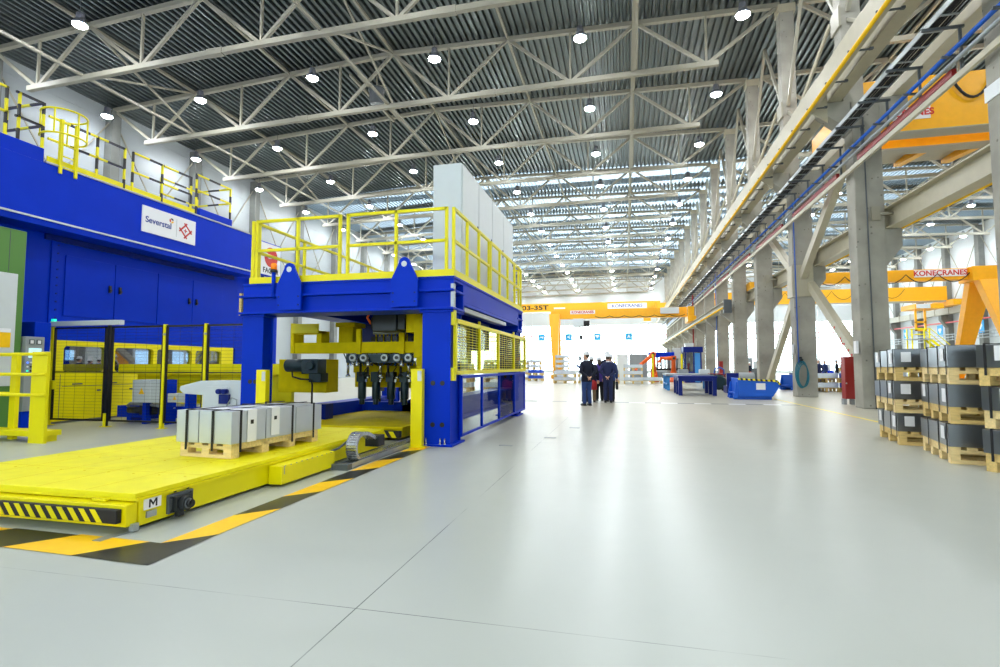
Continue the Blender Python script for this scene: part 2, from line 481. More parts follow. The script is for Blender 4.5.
def bay_sign(x, y, z, face, shape, label, group):
    t = thing('bay_sign', label, 'sign', (x, y, z), group)
    b = MB(); g = MB()
    s = 0.62
    if face == 'y':
        b.box(x - s, y - 0.04, z - s, x + s, y, z + s)
        glyph = {'down': [(-.34, .3), (.34, .3), (.34, .1), (0, -.34), (-.34, .1)], 'up': [(0, .38), (.34, -.32), (.14, -.32), (0, 0), (-.14, -.32), (-.34, -.32)],
                 'left': [(.3, .36), (.3, .14), (-.02, 0), (.3, -.14), (.3, -.36), (-.36, 0)], 'bar': [(-.34, .14), (.34, .14), (.34, -.3), (.12, -.3), (.12, -.1), (-.34, -.1)]}[shape]
        g.prism([(x + p, z + q) for p, q in glyph], 'y', y - 0.06, y - 0.03)
    else:
        b.box(x - 0.04, y - s, z - s * 1.2, x, y + s, z + s * 1.2)
        g.prism([(y + p, z + q) for p, q in [(-.3, .3), (.3, .3), (.3, .06), (0, -.36), (-.3, .06)]], 'x', x - 0.06, x - 0.03)
    b.build('board', M['signblue'], t, bevel=0.01); g.build('symbol', M['white'], t)
for i, (sx, sh) in enumerate(((-16.2, 'bar'), (-10.8, 'left'), (-5.2, 'down'), (0.8, 'up'), (25.2, 'left'), (31.9, 'left'), (37.6, 'bar'))):
    bay_sign(sx, FY - 0.5, 7.1, 'y', sh, ['blue square sign with a white bar beside the yellow crane leg', 'blue square sign with a left arrow, just right of the crane hook',
             'blue square sign with a white down triangle on the far wall', 'blue square sign with a white up arrow above the orange robot', 'blue sign on the far wall seen beyond the column with coiled hose',
             'blue sign on the far wall nearer the tall concrete column, left of it', 'blue sign on the far wall at the right aisle corner'][i], 'blue bay signs on the far wall')
for i, sy in enumerate((71.5, 79.5, 88.0)):
    bay_sign(RW - 0.65, sy, 5.9, 'x', 'down', 'blue sign on the white right-hand wall, %s from the far end' % ('third', 'second', 'nearest')[i], 'blue bay signs on the right wall')

# bracing rods on the white side walls
k = 0
for sx, nm in ((LW + 0.28, 'left'), (RW - 0.3, 'right')):
    for y in FR:
        if (nm == 'left' and not 14 < y < 60) or (nm == 'right' and not 50 < y < 100): continue
        k += 1
        b = MB(); b.bar((sx, y + 0.3, 8.5), (sx, y + 3.27, 12.0), 0.07, 0.07); b.bar((sx, y + 3.27, 12.0), (sx, y + 6.25, 8.5), 0.07, 0.07)
        b.bar((sx, y + 0.3, 16.5), (sx, y + 3.27, 12.0), 0.07, 0.07); b.bar((sx, y + 3.27, 12.0), (sx, y + 6.25, 16.5), 0.07, 0.07)
        tag(b.build('wall_bracing', M['cream']), 'thin pale cross bracing on the %s white wall between two wall columns' % nm, 'bracing', 'cross braces on the %s wall' % nm)
# long light grey duct and cable ladder on the right wall
b = MB(); b.box(RW - 1.2, 48, 7.85, RW - 0.6, FY - 1, 8.6)
for i in range(18):
    y = 49 + i * 3.05; b.box(RW - 1.26, y - 0.08, 7.8, RW - 0.58, y + 0.08, 8.66)
tag(b.build('crane_runway', M['cream']), 'pale ribbed crane runway beam on brackets along the right-hand wall', 'beam')
b = MB()
for z in (4.6, 4.95, 5.3): b.tube([(RW - 0.95, 45, z), (RW - 0.95, FY - 2, z)], 0.05, 6)
for i in range(30): b.bar((RW - 0.95, 46 + i * 1.9, 4.6), (RW - 0.95, 46 + i * 1.9, 5.3), 0.05, 0.05)
tag(b.build('pipe_rack', M['galv']), 'grey pipe rack with three rails low along the right-hand wall', 'pipe rack')

# ------------------------------------------------------------------ roof trusses
def truss_members(nodes_top, nodes_bot, y, ext):
    """returns list of (part name, MB)"""
    out = []
    xs = nodes_top
    b = MB()
    for a, c in zip(xs, xs[1:]):
        mid = [q for q in (-12.2, 7.3, 24.0) if a < q < c]
        pts = [a] + mid + [c]
        for p, q in zip(pts, pts[1:]): b.bar((p, y, zt(p)), (q, y, zt(q)), 0.22, 0.22)
    out.append(('top_chord', b))
    b = MB(); bl = [nodes_bot[0] - ext] + nodes_bot[1:-1] + [nodes_bot[-1] + ext]
    for p, q in zip(bl, bl[1:]): b.bar((p, y, zb(p)), (q, y, zb(q)), 0.22, 0.24)
    for q in (0.33, 0.66):
        x = bl[0] + (bl[-1] - bl[0]) * q
        b.bar((x - 0.4, y, zb(x)), (x + 0.4, y, zb(x)), 0.27, 0.29)
    out.append(('bottom_chord', b))
    for i, xb in enumerate(nodes_bot):
        for xt in (nodes_top[i], nodes_top[i + 1]):
            d = MB(); d.bar((xb, y, zb(xb)), (xt, y, zt(xt)), 0.13, 0.15); out.append(('diagonal', d))
        d = MB(); d.bar((xb, y, zb(xb)), (xb, y, zt(xb)), 0.1, 0.11); out.append(('post', d))
    return out
NT = [7.2 - 6.45 * k for k in range(7)][::-1]; NT[0] = LW + 0.3
NB = [(a + c) / 2 for a, c in zip(NT, NT[1:])]
AT = [8.0 + (RW - 8.3) * k / 5 for k in range(6)]
AB = [(a + c) / 2 for a, c in zip(AT, AT[1:])]
def make_truss(nt_, nb_, y, label, group, first=None):
    t = thing('roof_truss', label, 'truss', ((nt_[0] + nt_[-1]) / 2, y, 15.5), group)
    for nm, b in truss_members(nt_, nb_, y, 0.55): b.build(nm, M['cream'], t)
    return t
nave0 = aisle0 = None
i = 0
for y in FR:
    if y < 10: continue
    lab = 'cream steel roof truss across the main hall, %s from the front' % ORD[i]
    lab2 = 'cream steel roof truss over the side aisle right of the columns, %s from the front' % ORD[i]
    if nave0 is None:
        nave0 = make_truss(NT, NB, y, lab, 'roof trusses over the main hall'); 
        aisle0 = make_truss(AT, AB, y, lab2, 'roof trusses over the side aisle')
    else:
        a = nave0.location
        dup(nave0, (a.x, y, a.z), None, lab); a = aisle0.location; dup(aisle0, (a.x, y, a.z), None, lab2)
    i += 1
# longitudinal roof members
for j, x in enumerate(NT[1:-1]):
    b = MB(); b.bar((x, 2, zt(x) + 0.02), (x, FARY, zt(x) + 0.02), 0.12, 0.14)
    tag(b.build('roof_purlin', M['cream']), 'long cream roof purlin running along the main hall, %s from the left wall' % ORD[j], 'purlin', 'purlins over the main hall')
for j, x in enumerate(AT[1:-1]):
    b = MB(); b.bar((x, 6, zt(x) + 0.02), (x, FARY, zt(x) + 0.02), 0.12, 0.14)
    tag(b.build('roof_purlin', M['cream']), 'long cream roof purlin running along the side aisle, %s from the columns' % ORD[j], 'purlin', 'purlins over the side aisle')
for x, lab in ((0.55, 'long cream tie under the trusses, right of the hall centre'), (-25.2, 'long cream tie under the trusses near the left wall'), (-12.4, 'long cream tie under the trusses in the hall centre'), (24, 'long cream tie under the side aisle trusses')):
    b = MB(); b.bar((x, 6, zb(x) + 0.1), (x, FARY, zb(x) + 0.1), 0.11, 0.12)
    tag(b.build('roof_tie', M['cream']), lab, 'tie rod')
# sloping sway braces between trusses
sb = 0
for k in (1, 3, 5, 7, 9):
    for x in (NT[1], NT[3], NT[5]):
        y = 12.67 + 6.55 * k
        b = MB(); b.bar((x, y, zt(x)), (x, y + 6.55, zb(x) + 0.15), 0.09, 0.09); b.bar((x, y, zb(x) + 0.15), (x, y + 6.55, zt(x)), 0.09, 0.09)
        tag(b.build('sway_brace', M['cream']), 'cream cross bracing between two roof trusses, pair %s from front, %s' % (ORD[(k - 1) // 2], {NT[1]: 'near left wall', NT[3]: 'mid hall', NT[5]: 'near columns'}[x]), 'bracing', 'sway braces between trusses')

# ------------------------------------------------------------------ high-bay lamps
def make_lamp(label, group):
    t = thing('high_bay_lamp', label, 'lamp', (0, 0, 0), group)
    b = MB(); b.lathe([(0.08, 0.5), (0.14, 0.46), (0.17, 0.26), (0.15, 0.16)], (0, 0, 0.1), 14); b.build('gear_housing', M['lampgrey'], t)
    b = MB(); b.lathe([(0.14, 0.30), (0.19, 0.26), (0.27, 0.14), (0.295, 0.04), (0.28, 0.04), (0.25, 0.14), (0.16, 0.25)], (0, 0, 0), 18); b.build('reflector', M['lampgrey'], t)
    b = MB(); b.lathe([(0.08, -0.07), (0.20, -0.04), (0.265, 0.01), (0.27, 0.05)], (0, 0, 0), 18); b.build('lens', M['lens'], t)
    b = MB(); b.cyl((0, 0, 0.5), (0, 0, 2.4), 0.015, 6); b.build('hanger_rod', M['darkgrey'], t)
    return t
lamp0 = None
LX = [(5.0, 0), (-1.75, 0), (-8.65, 0), (-15.3, 0.15), (-22.6, 0.7), (-29.4, 1.0)]
i = 0
for k in range(-4, 13):
    y = 22.85 + 6.6 * k
    for j, (x, dy) in enumerate(LX):
        if k < -1: lab = 'lit high-bay lamp over the hall behind the camera, %s row, %s from the columns' % (ORD[-2 - k], ORD[j])
        else: lab = 'lit high-bay lamp over the main hall, %s row from front, %s from the columns' % (ORD[k + 1], ORD[j])
        z = 15.95
        if lamp0 is None:
            lamp0 = make_lamp(lab, 'high-bay lamps over the main hall'); lamp0.location = (x, y + dy, z)
        else: dup(lamp0, (x, y + dy, z), None, lab, 'high-bay lamps over the main hall')
for k in range(-1, 13):
    y = 22.85 + 6.6 * k
    for j, x in enumerate((11.2, 17.8, 24.4, 31.0, 37.4)):
        lab = 'lit high-bay lamp over the side aisle, %s row from front, %s from the columns' % (ORD[k + 1], ORD[j])
        dup(lamp0, (x, y, 15.95), None, lab, 'high-bay lamps over the side aisle')
# roof heater fan under the deck
t = thing('roof_fan', 'grey drum fan unit hanging under the dark roof deck', 'fan', (-14.0, 27.5, 16.6))
b = MB(); b.lathe([(0.34, 0), (0.42, 0.08), (0.42, 0.75), (0.5, 0.8), (0.5, 0.9), (0.2, 0.95)], (-14.0, 27.5, 16.7), 18); b.build('drum', M['darkgrey'], t)
b = MB(); b.bar((-14.5, 27.5, 17.75), (-13.5, 27.5, 17.75), 0.12, 0.12); b.cyl((-14.0, 27.5, 17.6), (-14.0, 27.5, 18.5), 0.05, 8); b.build('bracket', M['cream'], t)
b = MB(); b.bar((-15.0, 26.2, 17.9), (-15.0, 32.0, 17.9), 0.14, 0.14); b.bar((-14.5, 26.2, 17.9), (-14.5, 32.0, 17.9), 0.14, 0.14); b.build('rail', M['cream'], t)
# ------------------------------------------------------------------ concrete column row
def make_column(label):
    t = thing('concrete_column', label, 'column', (7.7, 0, 0), 'concrete columns between the halls')
    b = MB(); b.box(7.32, -0.32, 0, 8.15, 0.32, 10.0); b.build('shaft', M['concrete'], t, bevel=0.025)
    b = MB(); b.box(7.12, -0.28, 9.99, 7.72, 0.28, zt(7.3) - 0.15); b.build('upper_shaft', M['concrete'], t, bevel=0.02)
    b = MB(); b.prism([(7.3, 9.0), (6.45, 9.75), (6.45, 10.05), (7.3, 10.05)], 'y', -0.3, 0.3); b.build('corbel', M['concrete'], t, bevel=0.01)
    b = MB(); b.prism([(8.1, 9.0), (8.95, 9.75), (8.95, 10.05), (8.1, 10.05)], 'y', -0.3, 0.3); b.build('corbel', M['concrete'], t, bevel=0.01)
    b = MB(); b.prism([(8.1, 4.45), (8.62, 5.15), (8.62, 5.72), (8.1, 5.72)], 'y', -0.29, 0.29); b.build('corbel', M['concrete'], t, bevel=0.01)
    b = MB(); b.box(7.06, -0.31, zt(7.3) - 0.5, 7.8, 0.31, zt(7.3) - 0.12); b.build('bearing_cap', M['beam'], t)
    return t
col0 = None
cols = [y for y in FR if 11 < y < 104]
for i, y in enumerate(cols):
    lab = 'grey concrete column with corbels between the two halls, %s from the front' % ORD[i]
    if i == 2: lab = 'grey concrete column with the coiled teal hose, %s in its row' % ORD[i]
    if i == 1: lab = 'grey concrete column beside the red cabinet, %s in its row' % ORD[i]
    if col0 is None:
        col0 = make_column(lab); col0.location = (7.7, y, 0)
    else: dup(col0, (7.7, y, 0), None, lab)
col0.location.y = 12.2

# small things fixed to the columns
def small(name, mb, m, label, cat, group=None, bevel=0.0): return tag(mb.build(name, m, bevel=bevel), label, cat, group)
for i, (y, lab) in enumerate(((19.22, 'pale steel plate bolted on the column beside the red cabinet'), (32.32, 'pale steel plate bolted on the column behind the coiled hose'))):
    b = MB(); b.box(7.75, y - 0.38, 6.0, 8.0, y - 0.32, 6.45); b.cyl((8.0, y - 0.35, 6.2), (8.5, y - 0.35, 6.2), 0.04, 8)
    small('junction_plate', b, M['cream'], lab, 'plate')
b = MB(); b.box(7.295, 11.86, 6.75, 7.325, 12.54, 7.05); small('junction_plate', b, M['white'], 'white steel band on the nearest concrete column, high up', 'plate')
b = MB(); b.tube([(7.66, 18.86, 0), (7.62, 18.86, 10)], 0.022, 8); small('conduit', b, M['darkgrey'], 'thin dark conduit up the column beside the red cabinet', 'conduit')
b = MB(); b.tube([(7.38, 25.34, 1.5), (7.36, 25.34, 8.6)], 0.026, 8); small('conduit', b, M['pipeblue'], 'blue pipe down the column to the coiled hose', 'pipe')
b = MB(); b.tube([(7.22, 45.0, 0.0), (7.2, 45.0, 8.8)], 0.03, 8); small('conduit', b, M['pipeblue'], 'blue pipe down a column behind the dark blue table', 'pipe')
b = MB(); b.tube([(7.0, 58.0, 0.0), (7.0, 58.0, 9.0)], 0.07, 8); small('conduit', b, M['redpipe'], 'red riser pipe beside the column far behind the tables', 'pipe')
b = MB(); b.box(7.2, 18.95, 1.75, 7.265, 19.15, 2.15); small('notice', b, M['paper'], 'white paper notice on the column beside the red cabinet', 'notice')
b = MB(); b.box(7.2, 25.5, 1.9, 7.265, 25.75, 2.3); small('notice', b, M['paper'], 'white paper notice on the column with the coiled hose', 'notice')
# hose coil hung on the third column
t = thing('hose_coil', 'teal air hose hung in a long coil on the concrete column', 'hose', (7.5, 25.4, 1.0))
for q in range(4):
    b = MB(); pts = []
    for k in range(28):
        a = 2 * PI * k / 28
        pts.append((7.48 + 0.24 * math.cos(a) * (1 - 0.05 * q) + 0.015 * q, 25.36 - 0.04 * q - 0.03 * math.sin(2 * a + q), 1.0 + (0.6 - 0.035 * q) * math.sin(a) - 0.02 * q))
    b.tube(pts, 0.022, 8, closed=True); b.build('loop', M['hose'], t)
b = MB(); b.cyl((7.48, 25.445, 1.62), (7.48, 25.2, 1.62), 0.05, 10); b.box(7.42, 25.41, 1.5, 7.54, 25.448, 1.75); b.build('hook', M['darkmetal'], t)

# cross bracing between columns one to three
t = thing('column_bracing', 'white steel cross bracing meeting on the column with the coiled hose', 'bracing', (8.0, 25.77, 0))
yB = 25.77
for (p, q) in (((8.0, yB - 0.33, 4.9), (8.0, 19.55, 0.7)), ((7.7, yB + 0.33, 4.9), (7.7, 32.0, 0.2)), ((7.7, yB - 0.33, 5.3), (7.7, 19.54, 9.2)), ((7.7, yB + 0.33, 5.3), (7.7, 32.0, 9.2))):
    b = MB(); b.bar(p, q, 0.36, 0.26, up=(1, 0, 0)); b.build('brace', M['beam'], t, bevel=0.01)
b = MB(); b.box(7.25, yB - 0.4, 4.4, 7.31, yB + 0.4, 5.8); b.box(7.25, yB - 0.38, 4.4, 8.1, yB - 0.33, 5.8); b.build('gusset_plate', M['beam'], t)
random.seed(3)
b = MB()
for k in range(14):
    s = random.uniform(0.5, 0.92); y = yB - 0.25 + (19.75 - yB + 0.25) * s; z = 4.9 + (0.7 - 4.9) * s
    dz = random.uniform(-.1, .1); b.box(7.855, y - 0.05, z + dz - 0.05, 7.872, y + 0.05, z + dz + 0.03)
b.build('paint_marks', M['redink'], t)

# ------------------------------------------------------------------ crane runways on the column row
def isec(mb, x, z0, z1, y0, y1, w=0.4, tf=0.04, tw=0.025):
    mb.box(x - w/2, y0, z0, x + w/2, y1, z0 + tf); mb.box(x - w/2, y0, z1 - tf, x + w/2, y1, z1)
    mb.box(x - tw/2, y0, z0 + tf, x + tw/2, y1, z1 - tf)
Y0, Y1 = 5.0, FARY - 0.5
t = thing('crane_runway', 'beige crane runway with a yellow conductor rail, high on the hall side of the columns', 'crane runway', (6.6, 50, 10))
b = MB(); isec(b, 6.85, 10.06, 10.95, Y0, Y1); b.build('girder', M['beam'], t)
b = MB(); b.box(6.8, Y0, 10.95, 6.9, Y1, 11.07); b.build('rail', M['darkgrey'], t)
b = MB(); b.box(6.05, Y0, 9.75, 6.09, Y1, 10.45); b.box(6.09, Y0, 9.75, 6.2, Y1, 9.79); b.box(6.09, Y0, 10.41, 6.2, Y1, 10.45); b.build('edge_beam', M['beam'], t)
y = Y0
while y < Y1:
    b = MB(); b.box(6.06, y, 10.46, 6.66, min(y + 2.6, Y1), 10.5); b.build('walkway_plate', M['beam'], t); y += 3.275
b = MB(); b.tube([(6.0, Y0, 9.72), (6.0, Y1, 9.72)], 0.055, 8); b.build('conductor_rail', M['tape'], t)
y = Y0 + 0.6
while y < 70:
    b = MB(); b.bar((5.95, y, 9.8), (6.5, y, 9.8), 0.04, 0.04); b.box(6.47, y - 0.04, 9.78, 6.56, y + 0.04, 9.84); b.build('bracket', M['darkgrey'], t); y += 1.64
for yc in cols:
    b = MB(); b.prism([(6.1, 9.75), (6.62, 9.35), (6.62, 10.44), (6.1, 10.44)], 'y', yc - 0.34, yc - 0.3); b.build('stiffener', M['beam'], t)
    b = MB(); b.bar((7.1, yc + 0.5, 13.2), (6.3, yc + 1.6, 10.6), 0.09, 0.09); b.build('stay', M['beam'], t)

t = thing('crane_runway', 'beige crane runway on the high corbels on the side-aisle side of the columns', 'crane runway', (8.75, 50, 10))
b = MB(); isec(b, 8.7, 10.06, 10.95, Y0, Y1); b.build('girder', M['beam'], t)
b = MB(); b.box(8.65, Y0, 10.95, 8.75, Y1, 11.05); b.build('rail', M['darkgrey'], t)

t = thing('crane_runway', 'beige low crane runway with a yellow rail tube on the side-aisle corbels', 'crane runway', (8.4, 50, 6))
y = Y0
for yc in [Y0] + cols:
    pass
b = MB(); isec(b, 8.38, 5.73, 6.42, Y0, Y1, w=0.42); b.build('girder', M['beam'], t)
for yc in cols:
    b = MB(); b.box(8.18, yc - 0.03, 5.74, 8.58, yc + 0.03, 6.4); b.build('stiffener', M['beam'], t)
b = MB(); b.tube([(8.85, Y0, 5.86), (8.85, Y1, 5.86)], 0.06, 8); b.build('conductor_rail', M['tape'], t)
y = Y0 + 0.8
while y < 60:
    b = MB(); b.bar((8.5, y, 6.05), (9.0, y, 6.05), 0.045, 0.045); b.bar((8.85, y, 5.86), (8.85, y, 6.05), 0.04, 0.04); b.build('bracket', M['darkgrey'], t); y += 1.64

t = thing('crane_runway', 'low cream crane runway far down the hall side of the columns', 'crane runway', (6.6, 70, 5.5))
b = MB(); isec(b, 6.75, 5.2, 5.75, 37.8, Y1); b.build('girder', M['cream'], t)
b = MB(); b.tube([(6.45, 37.8, 5.25), (6.45, Y1, 5.25)], 0.06, 8); b.build('conductor_rail', M['tape'], t)
for yc in cols:
    if yc > 38:
        b = MB(); b.prism([(7.3, 4.3), (6.5, 4.95), (6.5, 5.2), (7.3, 5.2)], 'y', yc - 0.3, yc + 0.3); b.build('bracket', M['concrete'], t)
b = MB(); b.box(6.5, 37.5, 4.9, 7.0, 37.8, 5.8); b.build('end_stop', M['darkgrey'], t)

# cable tray, pipes and strut along the hall side of the columns
t = thing('cable_tray', 'grey cable tray full of black cables along the hall side of the columns', 'cable tray', (6.85, 40, 8.9))
TY0, TY1 = 6.0, FARY - 2
b = MB(); b.box(6.62, TY0, 8.8, 6.645, TY1, 8.93); b.box(6.98, TY0, 8.8, 7.005, TY1, 8.93); b.build('side_rail', M['galv'], t)
y = TY0; 
b = MB()
while y < TY1:
    b.box(6.62, y, 8.79, 7.0, y + 0.05, 8.815); y += 0.6
b.build('rung', M['galv'], t)['kind'] = 'stuff'
for q in range(6):
    b = MB(); x = 6.68 + q * 0.055; pts = []
    yy = TY0
    while yy < TY1: pts.append((x + 0.012 * math.sin(yy * 0.7 + q), yy, 8.845 + 0.012 * math.sin(yy * 1.1 + 2 * q))); yy += 1.2
    b.tube(pts, 0.024, 6); b.build('cable', M['rubber'], t)
y = TY0 + 0.5
while y < 80:
    b = MB(); b.bar((6.5, y, 8.76), (7.3, y, 8.76), 0.05, 0.06); b.bar((7.22, y, 8.76), (7.22, y, 7.75), 0.05, 0.05); b.bar((6.85, y, 8.1), (7.25, y, 8.1), 0.05, 0.05); b.build('bracket', M['darkgrey'], t); y += 1.64
b = MB(); b.tube([(6.98, TY0, 8.15), (6.98, TY1, 8.15)], 0.048, 10); small('service_pipe', b, M['pipeblue'], 'bright blue pipe below the cable tray along the columns', 'pipe')
b = MB(); b.tube([(7.1, TY0, 8.0), (7.1, TY1, 8.0)], 0.05, 8); small('service_pipe', b, M['galv'], 'grey metal pipe beside the bright blue pipe along the columns', 'pipe')
b = MB(); b.box(7.12, TY0, 7.58, 7.2, TY1, 7.72)
small('column_strut', b, M['beam'], 'long beige strut running below the pipes along the columns', 'strut')
t0 = 0
for k, yc in enumerate(cols[:7]):
    b = MB(); b.box(7.16, yc - 5.9, 7.78, 7.26, yc - 1.0, 7.95)
    small('banner_strip', b, M['redpipe'], 'dark red strip above the beige strut, %s bay along the columns' % ORD[k], 'strip', 'dark red strips above the strut')
# diagonal stays of the upper columns
for k, yc in enumerate(cols[:8]):
    t = thing('column_stay', 'thin cream stays spreading from upper column to roof, %s column from front' % ORD[k], 'bracing', (7.4, yc, 14), 'roof stays on the upper columns')
    b = MB(); b.box(7.05, yc - 0.35, 12.6, 7.12, yc + 0.35, 13.3); b.build('gusset_plate', M['cream'], t)
    for sg in (-1, 1):
        b = MB(); b.bar((7.35, yc + sg * 0.3, 13.1), (7.35, yc + sg * 3.27, 17.9), 0.12, 0.12); b.build('stay', M['cream'], t)
        b = MB(); b.bar((7.35, yc + sg * 0.3, 12.8), (7.35, yc + sg * 3.0, 10.9), 0.1, 0.1); b.build('stay', M['cream'], t)

# ------------------------------------------------------------------ cranes
def letter_board(t, body, cx, y, cz, w, h, size, m=None):
    b = MB(); b.box(cx - w/2, y - 0.02, cz - h/2, cx + w/2, y, cz + h/2); b.build('name_board', M['paper'], t)
    text(body, size, 'lettering', m or M['redink'], t, (cx, y - 0.025, cz), (1, 0, 0), (0, 0, 1), bold=0.012)
def hang_cable(t, x0, x1, y, z, n, dip=0.5):
    b = MB(); pts = []
    for i in range(n):
        for k in range(8):
            u = k / 8; pts.append((x0 + (x1 - x0) * (i + u) / n, y, z - dip * 4 * u * (1 - u)))
    pts.append((x1, y, z)); b.tube(pts, 0.03, 6); b.build('festoon_cable', M['rubber'], t)

# overhead travelling crane, side aisle, high and near
t = thing('overhead_crane', 'big yellow double-girder overhead crane high above the side aisle, nearest', 'crane', (24, 24, 11))
for y in (23.0, 24.75):
    b = MB(); b.box(8.98, y, 10.45, 39.4, y + 0.6, 12.6); b.build('girder', M['crane'], t, bevel=0.02)
    b = MB(); b.box(9.3, y - 0.08, 10.41, 39.4, y + 0.68, 10.45); b.build('lit_flange', M['cream'], t)  # girder underside coloured cream for the light it catches
b = MB(); b.box(8.55, 22.4, 11.06, 8.85, 26.4, 11.75); b.build('end_carriage', M['crane'], t, bevel=0.02)
for i in range(8):
    x = 10.6 + i * 1.9
    b = MB(); b.prism([(25.35, 10.42), (27.6, 10.62), (27.6, 10.78), (25.35, 10.95)], 'x', x - 0.16, x + 0.16); b.build('outrigger', M['crane'], t)
b = MB(); b.box(9.6, 25.36, 10.8, 39, 27.6, 10.86); b.build('walkway', M['cream'], t)
letter_board(t, 'KONECRANES', 10.55, 22.99, 11.15, 2.1, 0.5, 0.36)
b = MB(); pts = []
for k in range(13): pts.append((12.2 + 1.5 * k / 12, 22.85, 12.5 - 1.0 * 4 * (k / 12) * (1 - k / 12)))
b.tube(pts, 0.05, 8); b.build('festoon_cable', M['rubber'], t)

# end carriage on the hall side of the columns seen beyond the runway
# semi-portal crane, side aisle
t = thing('portal_crane', 'yellow semi-portal crane with red name board and splayed legs in the side aisle', 'crane', (16, 39, 0))
yk = 39.0
b = MB(); b.box(8.9, yk, 6.85, 22.6, yk + 0.6, 7.58); b.build('girder', M['crane'], t, bevel=0.02)
b = MB(); b.box(8.17, yk - 1.3, 6.45, 8.9, yk + 1.7, 6.95); b.build('end_carriage', M['crane'], t, bevel=0.02)
b = MB(); b.prism([(21.3, 6.7), (21.3, 7.62), (23.2, 7.62), (23.55, 6.7)], 'y', yk - 0.4, yk + 1.1); b.build('leg_head', M['crane'], t, bevel=0.02)
for sg in (-1, 1):
    b = MB(); yt = yk + 0.3 + sg * 0.45; yb_ = yk + 0.3 + sg * 3.4
    vs = [(21.6, yt - 0.3, 6.75), (22.9, yt - 0.3, 6.75), (22.9, yt + 0.3, 6.75), (21.6, yt + 0.3, 6.75), (22.0, yb_ - 0.25, 0.45), (22.6, yb_ - 0.25, 0.45), (22.6, yb_ + 0.25, 0.45), (22.0, yb_ + 0.25, 0.45)]
    b.add(vs, [(0,1,2,3),(7,6,5,4),(0,4,5,1),(1,5,6,2),(2,6,7,3),(3,7,4,0)]); b.build('leg', M['crane'], t, bevel=0.02)
b = MB(); b.box(21.9, yk - 3.8, 0.05, 22.7, yk + 4.4, 0.5); b.build('sill_beam', M['crane'], t, bevel=0.02)
letter_board(t, 'KONECRANES', 19.75, yk - 0.005, 7.3, 2.9, 0.46, 0.46)
hang_cable(t, 9.0, 21.3, yk - 0.12, 7.25, 7, 0.55)
b = MB(); 
for k in range(12): b.bar((22.85, yk - 0.5 - k * 0.1, 6.3 - k * 0.5), (23.2, yk - 0.5 - k * 0.1, 6.3 - k * 0.5), 0.03, 0.03)
b.tube([(22.85, yk - 0.45, 6.6), (22.85, yk - 1.7, 0.5)], 0.025, 6); b.tube([(23.2, yk - 0.45, 6.6), (23.2, yk - 1.7, 0.5)], 0.025, 6)
b.build('ladder', M['galv'], t)

# distant overhead crane, side aisle, with hoist
t = thing('overhead_crane', 'yellow overhead crane with hanging cables deep in the side aisle', 'crane', (24, 75, 11))
b = MB(); b.box(9.4, 75, 9.4, 38.6, 76.2, 11.15); b.build('girder', M['crane'], t)
b = MB(); b.box(9.4, 75 - 0.15, 9.25, 38.6, 75.9, 9.4); b.build('walkway', M['cream'], t)
for x in (8.3, 38.4):
    b = MB(); b.box(x, 73.4, 11.06 if x < 10 else 8.7, x + 1.1, 78, 11.7 if x < 10 else 9.4); b.build('end_carriage', M['crane'], t)
hang_cable(t, 9.6, 34, 74.8, 10.9, 9, 1.1)
b = MB(); b.box(34.5, 73.6, 8.3, 37.5, 77, 8.9); b.box(34.6, 74, 5.6, 34.8, 74.2, 8.3); b.box(35.6, 74, 5.6, 35.8, 74.2, 8.3); b.box(34.6, 74, 6.6, 35.8, 74.2, 6.8); b.box(34.6, 74, 5.6, 35.8, 74.2, 5.8); b.build('hoist_trolley', M['crane'], t)
b = MB(); b.box(34.6, 73.4, 8.35, 36.0, 73.6, 8.85); b.build('drive_box', M['cabinet'], t)

# hall: far overhead crane carrying the number, and the semi-portal in front
t = thing('overhead_crane', 'yellow overhead crane numbered 03-35T spanning the main hall, high and far', 'crane', (-10, 93, 12))
b = MB(); b.box(-29.5, 93, 11.05, 6.0, 94.5, 12.5); b.build('girder', M['crane'], t)
b = MB(); b.box(5.2, 91, 11.08, 7.0, 97, 11.9); b.build('end_carriage', M['crane'], t)
text('03-35T', 1.1, 'lettering', M['ink'], t, (-15.6, 92.97, 11.75), (1, 0, 0), (0, 0, 1), bold=0.03, sx=1.5)
letter_board(t, 'KONECRANES', 0.5, 92.99, 11.75, 6.6, 0.9, 0.8, M['blueink'])
b = MB(); b.box(-12.2, 92.95, 11.5, -10.2, 92.99, 11.75); b.build('plate', M['paper'], t)
b = MB(); b.box(3.2, 92.6, 9.0, 4.4, 93.6, 11.05); b.build('access_cage', M['crane'], t)

t = thing('portal_crane', 'yellow semi-portal crane with one leg and hoist across the hall floor', 'crane', (0, 56, 0))
ys = 56.0
b = MB(); b.box(-7.7, ys, 6.35, 6.2, ys + 0.55, 7.35); b.build('girder', M['crane'], t, bevel=0.02)
b = MB(); b.box(6.15, ys - 1.1, 5.76, 6.95, ys + 1.6, 6.35); b.box(6.2, ys - 0.9, 6.35, 6.8, ys - 0.3, 7.3); b.build('end_carriage', M['crane'], t, bevel=0.02)
b = MB(); b.box(3.6, ys - 0.35, 6.7, 5.4, ys - 0.02, 7.3); b.build('control_box', M['cabinet'], t)
for sg in (-1, 1):
    b = MB(); yt = ys + 0.28 + sg * 0.3; yb_ = ys + 0.28 + sg * 1.7
    vs = [(-7.85, yt - .25, 6.9), (-6.75, yt - .25, 6.9), (-6.75, yt + .25, 6.9), (-7.85, yt + .25, 6.9), (-7.25, yb_ - .2, .4), (-6.8, yb_ - .2, .4), (-6.8, yb_ + .2, .4), (-7.25, yb_ + .2, .4)]
    b.add(vs, [(0,1,2,3),(7,6,5,4),(0,4,5,1),(1,5,6,2),(2,6,7,3),(3,7,4,0)]); b.build('leg', M['crane'], t, bevel=0.02)
